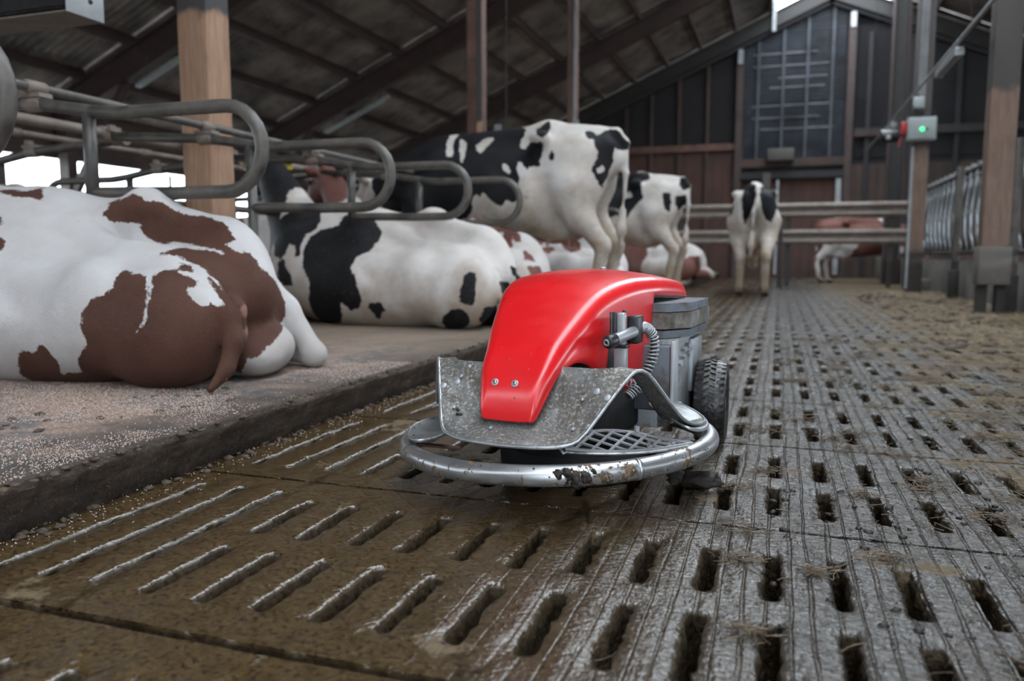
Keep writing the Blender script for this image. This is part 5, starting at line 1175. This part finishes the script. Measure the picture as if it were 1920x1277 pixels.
def strands(name, n, xs, ys, z0, ln, wd, mat, label, dens=None, zvar=.012):
    X = NR.uniform(*xs, n); Y = NR.uniform(*ys, n)
    if dens is not None: k = dens(X, Y) > NR.rand(n); X, Y = X[k], Y[k]; n = len(X)
    a = NR.uniform(0, 2*PI, n); L = NR.uniform(*ln, n); bend = NR.uniform(-.7, .7, n); W = NR.uniform(*wd, n); z = z0+NR.uniform(0, zvar, n); tz = NR.uniform(-.08, .12, n)
    pts = []; cx, cy = X, Y
    for s in range(4):
        aa = a+bend*s*.5; pts.append(np.stack([cx, cy, z+tz*L*s/3+.001], 1)); cx = cx+np.cos(aa)*L/3; cy = cy+np.sin(aa)*L/3
    nx, ny = -np.sin(a), np.cos(a); V = []
    for p in pts:
        off = np.stack([nx*W, ny*W, np.zeros(n)], 1); V += [p+off, p-off, p+np.array([0, 0, 1])*W[:, None]*1.2]
    V = np.stack(V, 1).reshape(-1, 3); b = np.arange(n)[:, None]*12; F = []
    for s in range(3):
        o_ = s*3
        for q in ((0, 1, 4, 3), (1, 2, 5, 4), (2, 0, 3, 5)): F.append(b+np.array(q)+o_)
    o = np_mesh(name, V, np.concatenate(F), mat, None, False); return tag(o, label, 'straw', kind='stuff')
def dens_right(X, Y):
    base = np.clip((X-.0)/1.6, 0, 1)*.9+.06
    return base*np.array([np.clip(.35+1.6*noise.noise(Vector((x*1.9, y*1.9, 7)))+.6*noise.noise(Vector((x*7, y*7, 1))), .02, 1) for x, y in zip(X, Y)])
strands('wet_straw', 34000, (-.35, 2.7), (1.0, 6.5), .001, (.015, .055), (.0006, .0014), M['straw_wet'], 'dark wet straw bits trodden into the slats on the right', dens_right)
strands('loose_straw', 1800, (.1, 2.7), (1.2, 6.0), .003, (.02, .07), (.0006, .0012), M['straw'], 'pale loose straw lying on the right of the slatted floor', dens_right)
def tufts(name, nc, xs, ys, per, sig, ln, wd, mat, label, z0=.002, zv=.012, powx=1.0):
    C = []
    while len(C) < nc:
        x, y = NR.uniform(*xs), NR.uniform(*ys)
        if NR.rand() < ((x-xs[0])/(xs[1]-xs[0]))**powx: C.append((x, y, NR.uniform(.4, 1.3)))
    C = np.array(C); idx = np.repeat(np.arange(nc), per); n = len(idx); X = C[idx, 0]+NR.normal(0, 1, n)*sig*C[idx, 2]; Y = C[idx, 1]+NR.normal(0, 1, n)*sig*.8*C[idx, 2]
    k = (X < 2.66); X, Y = X[k], Y[k]; n = len(X); real = NR.uniform
    a = real(0, 2*PI, n); L = real(*ln, n); bend = real(-.9, .9, n); W = real(*wd, n); z = z0+real(0, zv, n); tz = real(-.15, .2, n); pts = []; cx, cy = X, Y
    for s_ in range(4):
        aa = a+bend*s_*.5; pts.append(np.stack([cx, cy, np.maximum(z+tz*L*s_/3, .001)], 1)); cx = cx+np.cos(aa)*L/3; cy = cy+np.sin(aa)*L/3
    nx, ny = -np.sin(a), np.cos(a); V = []
    for p in pts:
        off = np.stack([nx*W, ny*W, np.zeros(n)], 1); V += [p+off, p-off, p+np.array([0, 0, 1])*W[:, None]*1.2]
    V = np.stack(V, 1).reshape(-1, 3); b = np.arange(n)[:, None]*12; F = []
    for s_ in range(3):
        for q in ((0, 1, 4, 3), (1, 2, 5, 4), (2, 0, 3, 5)): F.append(b+np.array(q)+s_*3)
    return tag(np_mesh(name, V, np.concatenate(F), mat, None, False), label, 'straw', kind='stuff')
tufts('straw_tufts', 330, (-.25, 2.65), (1.1, 7.0), 70, .035, (.012, .045), (.0006, .0016), M['straw_wet'], 'small dark tangles of wet straw and dung dotted over the right slats', powx=.9)
tufts('pale_straw_tufts', 150, (.2, 2.65), (1.3, 8.0), 34, .05, (.02, .06), (.0007, .0014), M['straw'], 'small tangles of paler straw towards the feed fence', powx=1.2)
def dens_far(X, Y): return np.clip((X-.9-(Y-6)*.06)/1.0, 0, 1)*np.array([np.clip(.6+1.2*noise.noise(Vector((x*1.2, y*1.2, 9))), .05, 1) for x, y in zip(X, Y)])
strands('kerb_straw', 16000, (.6, 2.66), (5.5, 16), .002, (.04, .14), (.0012, .003), M['straw'], 'straw litter heaped along the foot of the feed fence', dens_far, .05)
# dung clods
def clods(name, n, xs, ys, z, rs, mat, label, dens=None, parent=None, sq=.5, sub=1):
    mb = MB(); i = 0
    while i < n:
        x, y = RND.uniform(*xs), RND.uniform(*ys); i += 1
        if dens and dens(x, y) < RND.random(): continue
        blob(mb, (x, y, z+0), RND.uniform(*rs), i*1.37, sub, .7, (1, 1, sq))
    return tag(mb.build(name, mat, parent, smooth=True, fix=False), label, 'dung' if not parent else None, kind='stuff')
clods('curb_dung', 520, (-1.80, -1.66), (1.05, 5.4), .144, (.004, .013), M['muck_dry'], 'crumbly dung along the top edge of the curb')
clods('curb_foot_dung', 420, (-1.77, -1.66), (1.05, 5.0), .004, (.005, .018), M['muck_dry'], 'dung piled at the foot of the curb', lambda x, y: 1-(x+1.77)/.12)
clods('deck_dung', 110, (-2.35, -1.80), (1.5, 2.6), .151, (.005, .020), M['muck_dry'], 'small dark dung clods on the deck in front of the near cow', lambda x, y: .3+snoise(x, y, 0, 4))
clods('slat_dung', 1500, (.0, 2.6), (1.0, 6), .002, (.004, .014), M['muck'], 'dark dung crumbs among the straw on the slats', lambda x, y: .35+snoise(x, y, 7, 1.9))
clods('far_dung', 240, (1.2, 2.66), (6, 15), .01, (.02, .07), M['muck_dry'], 'dung and litter heaps before the feed fence')
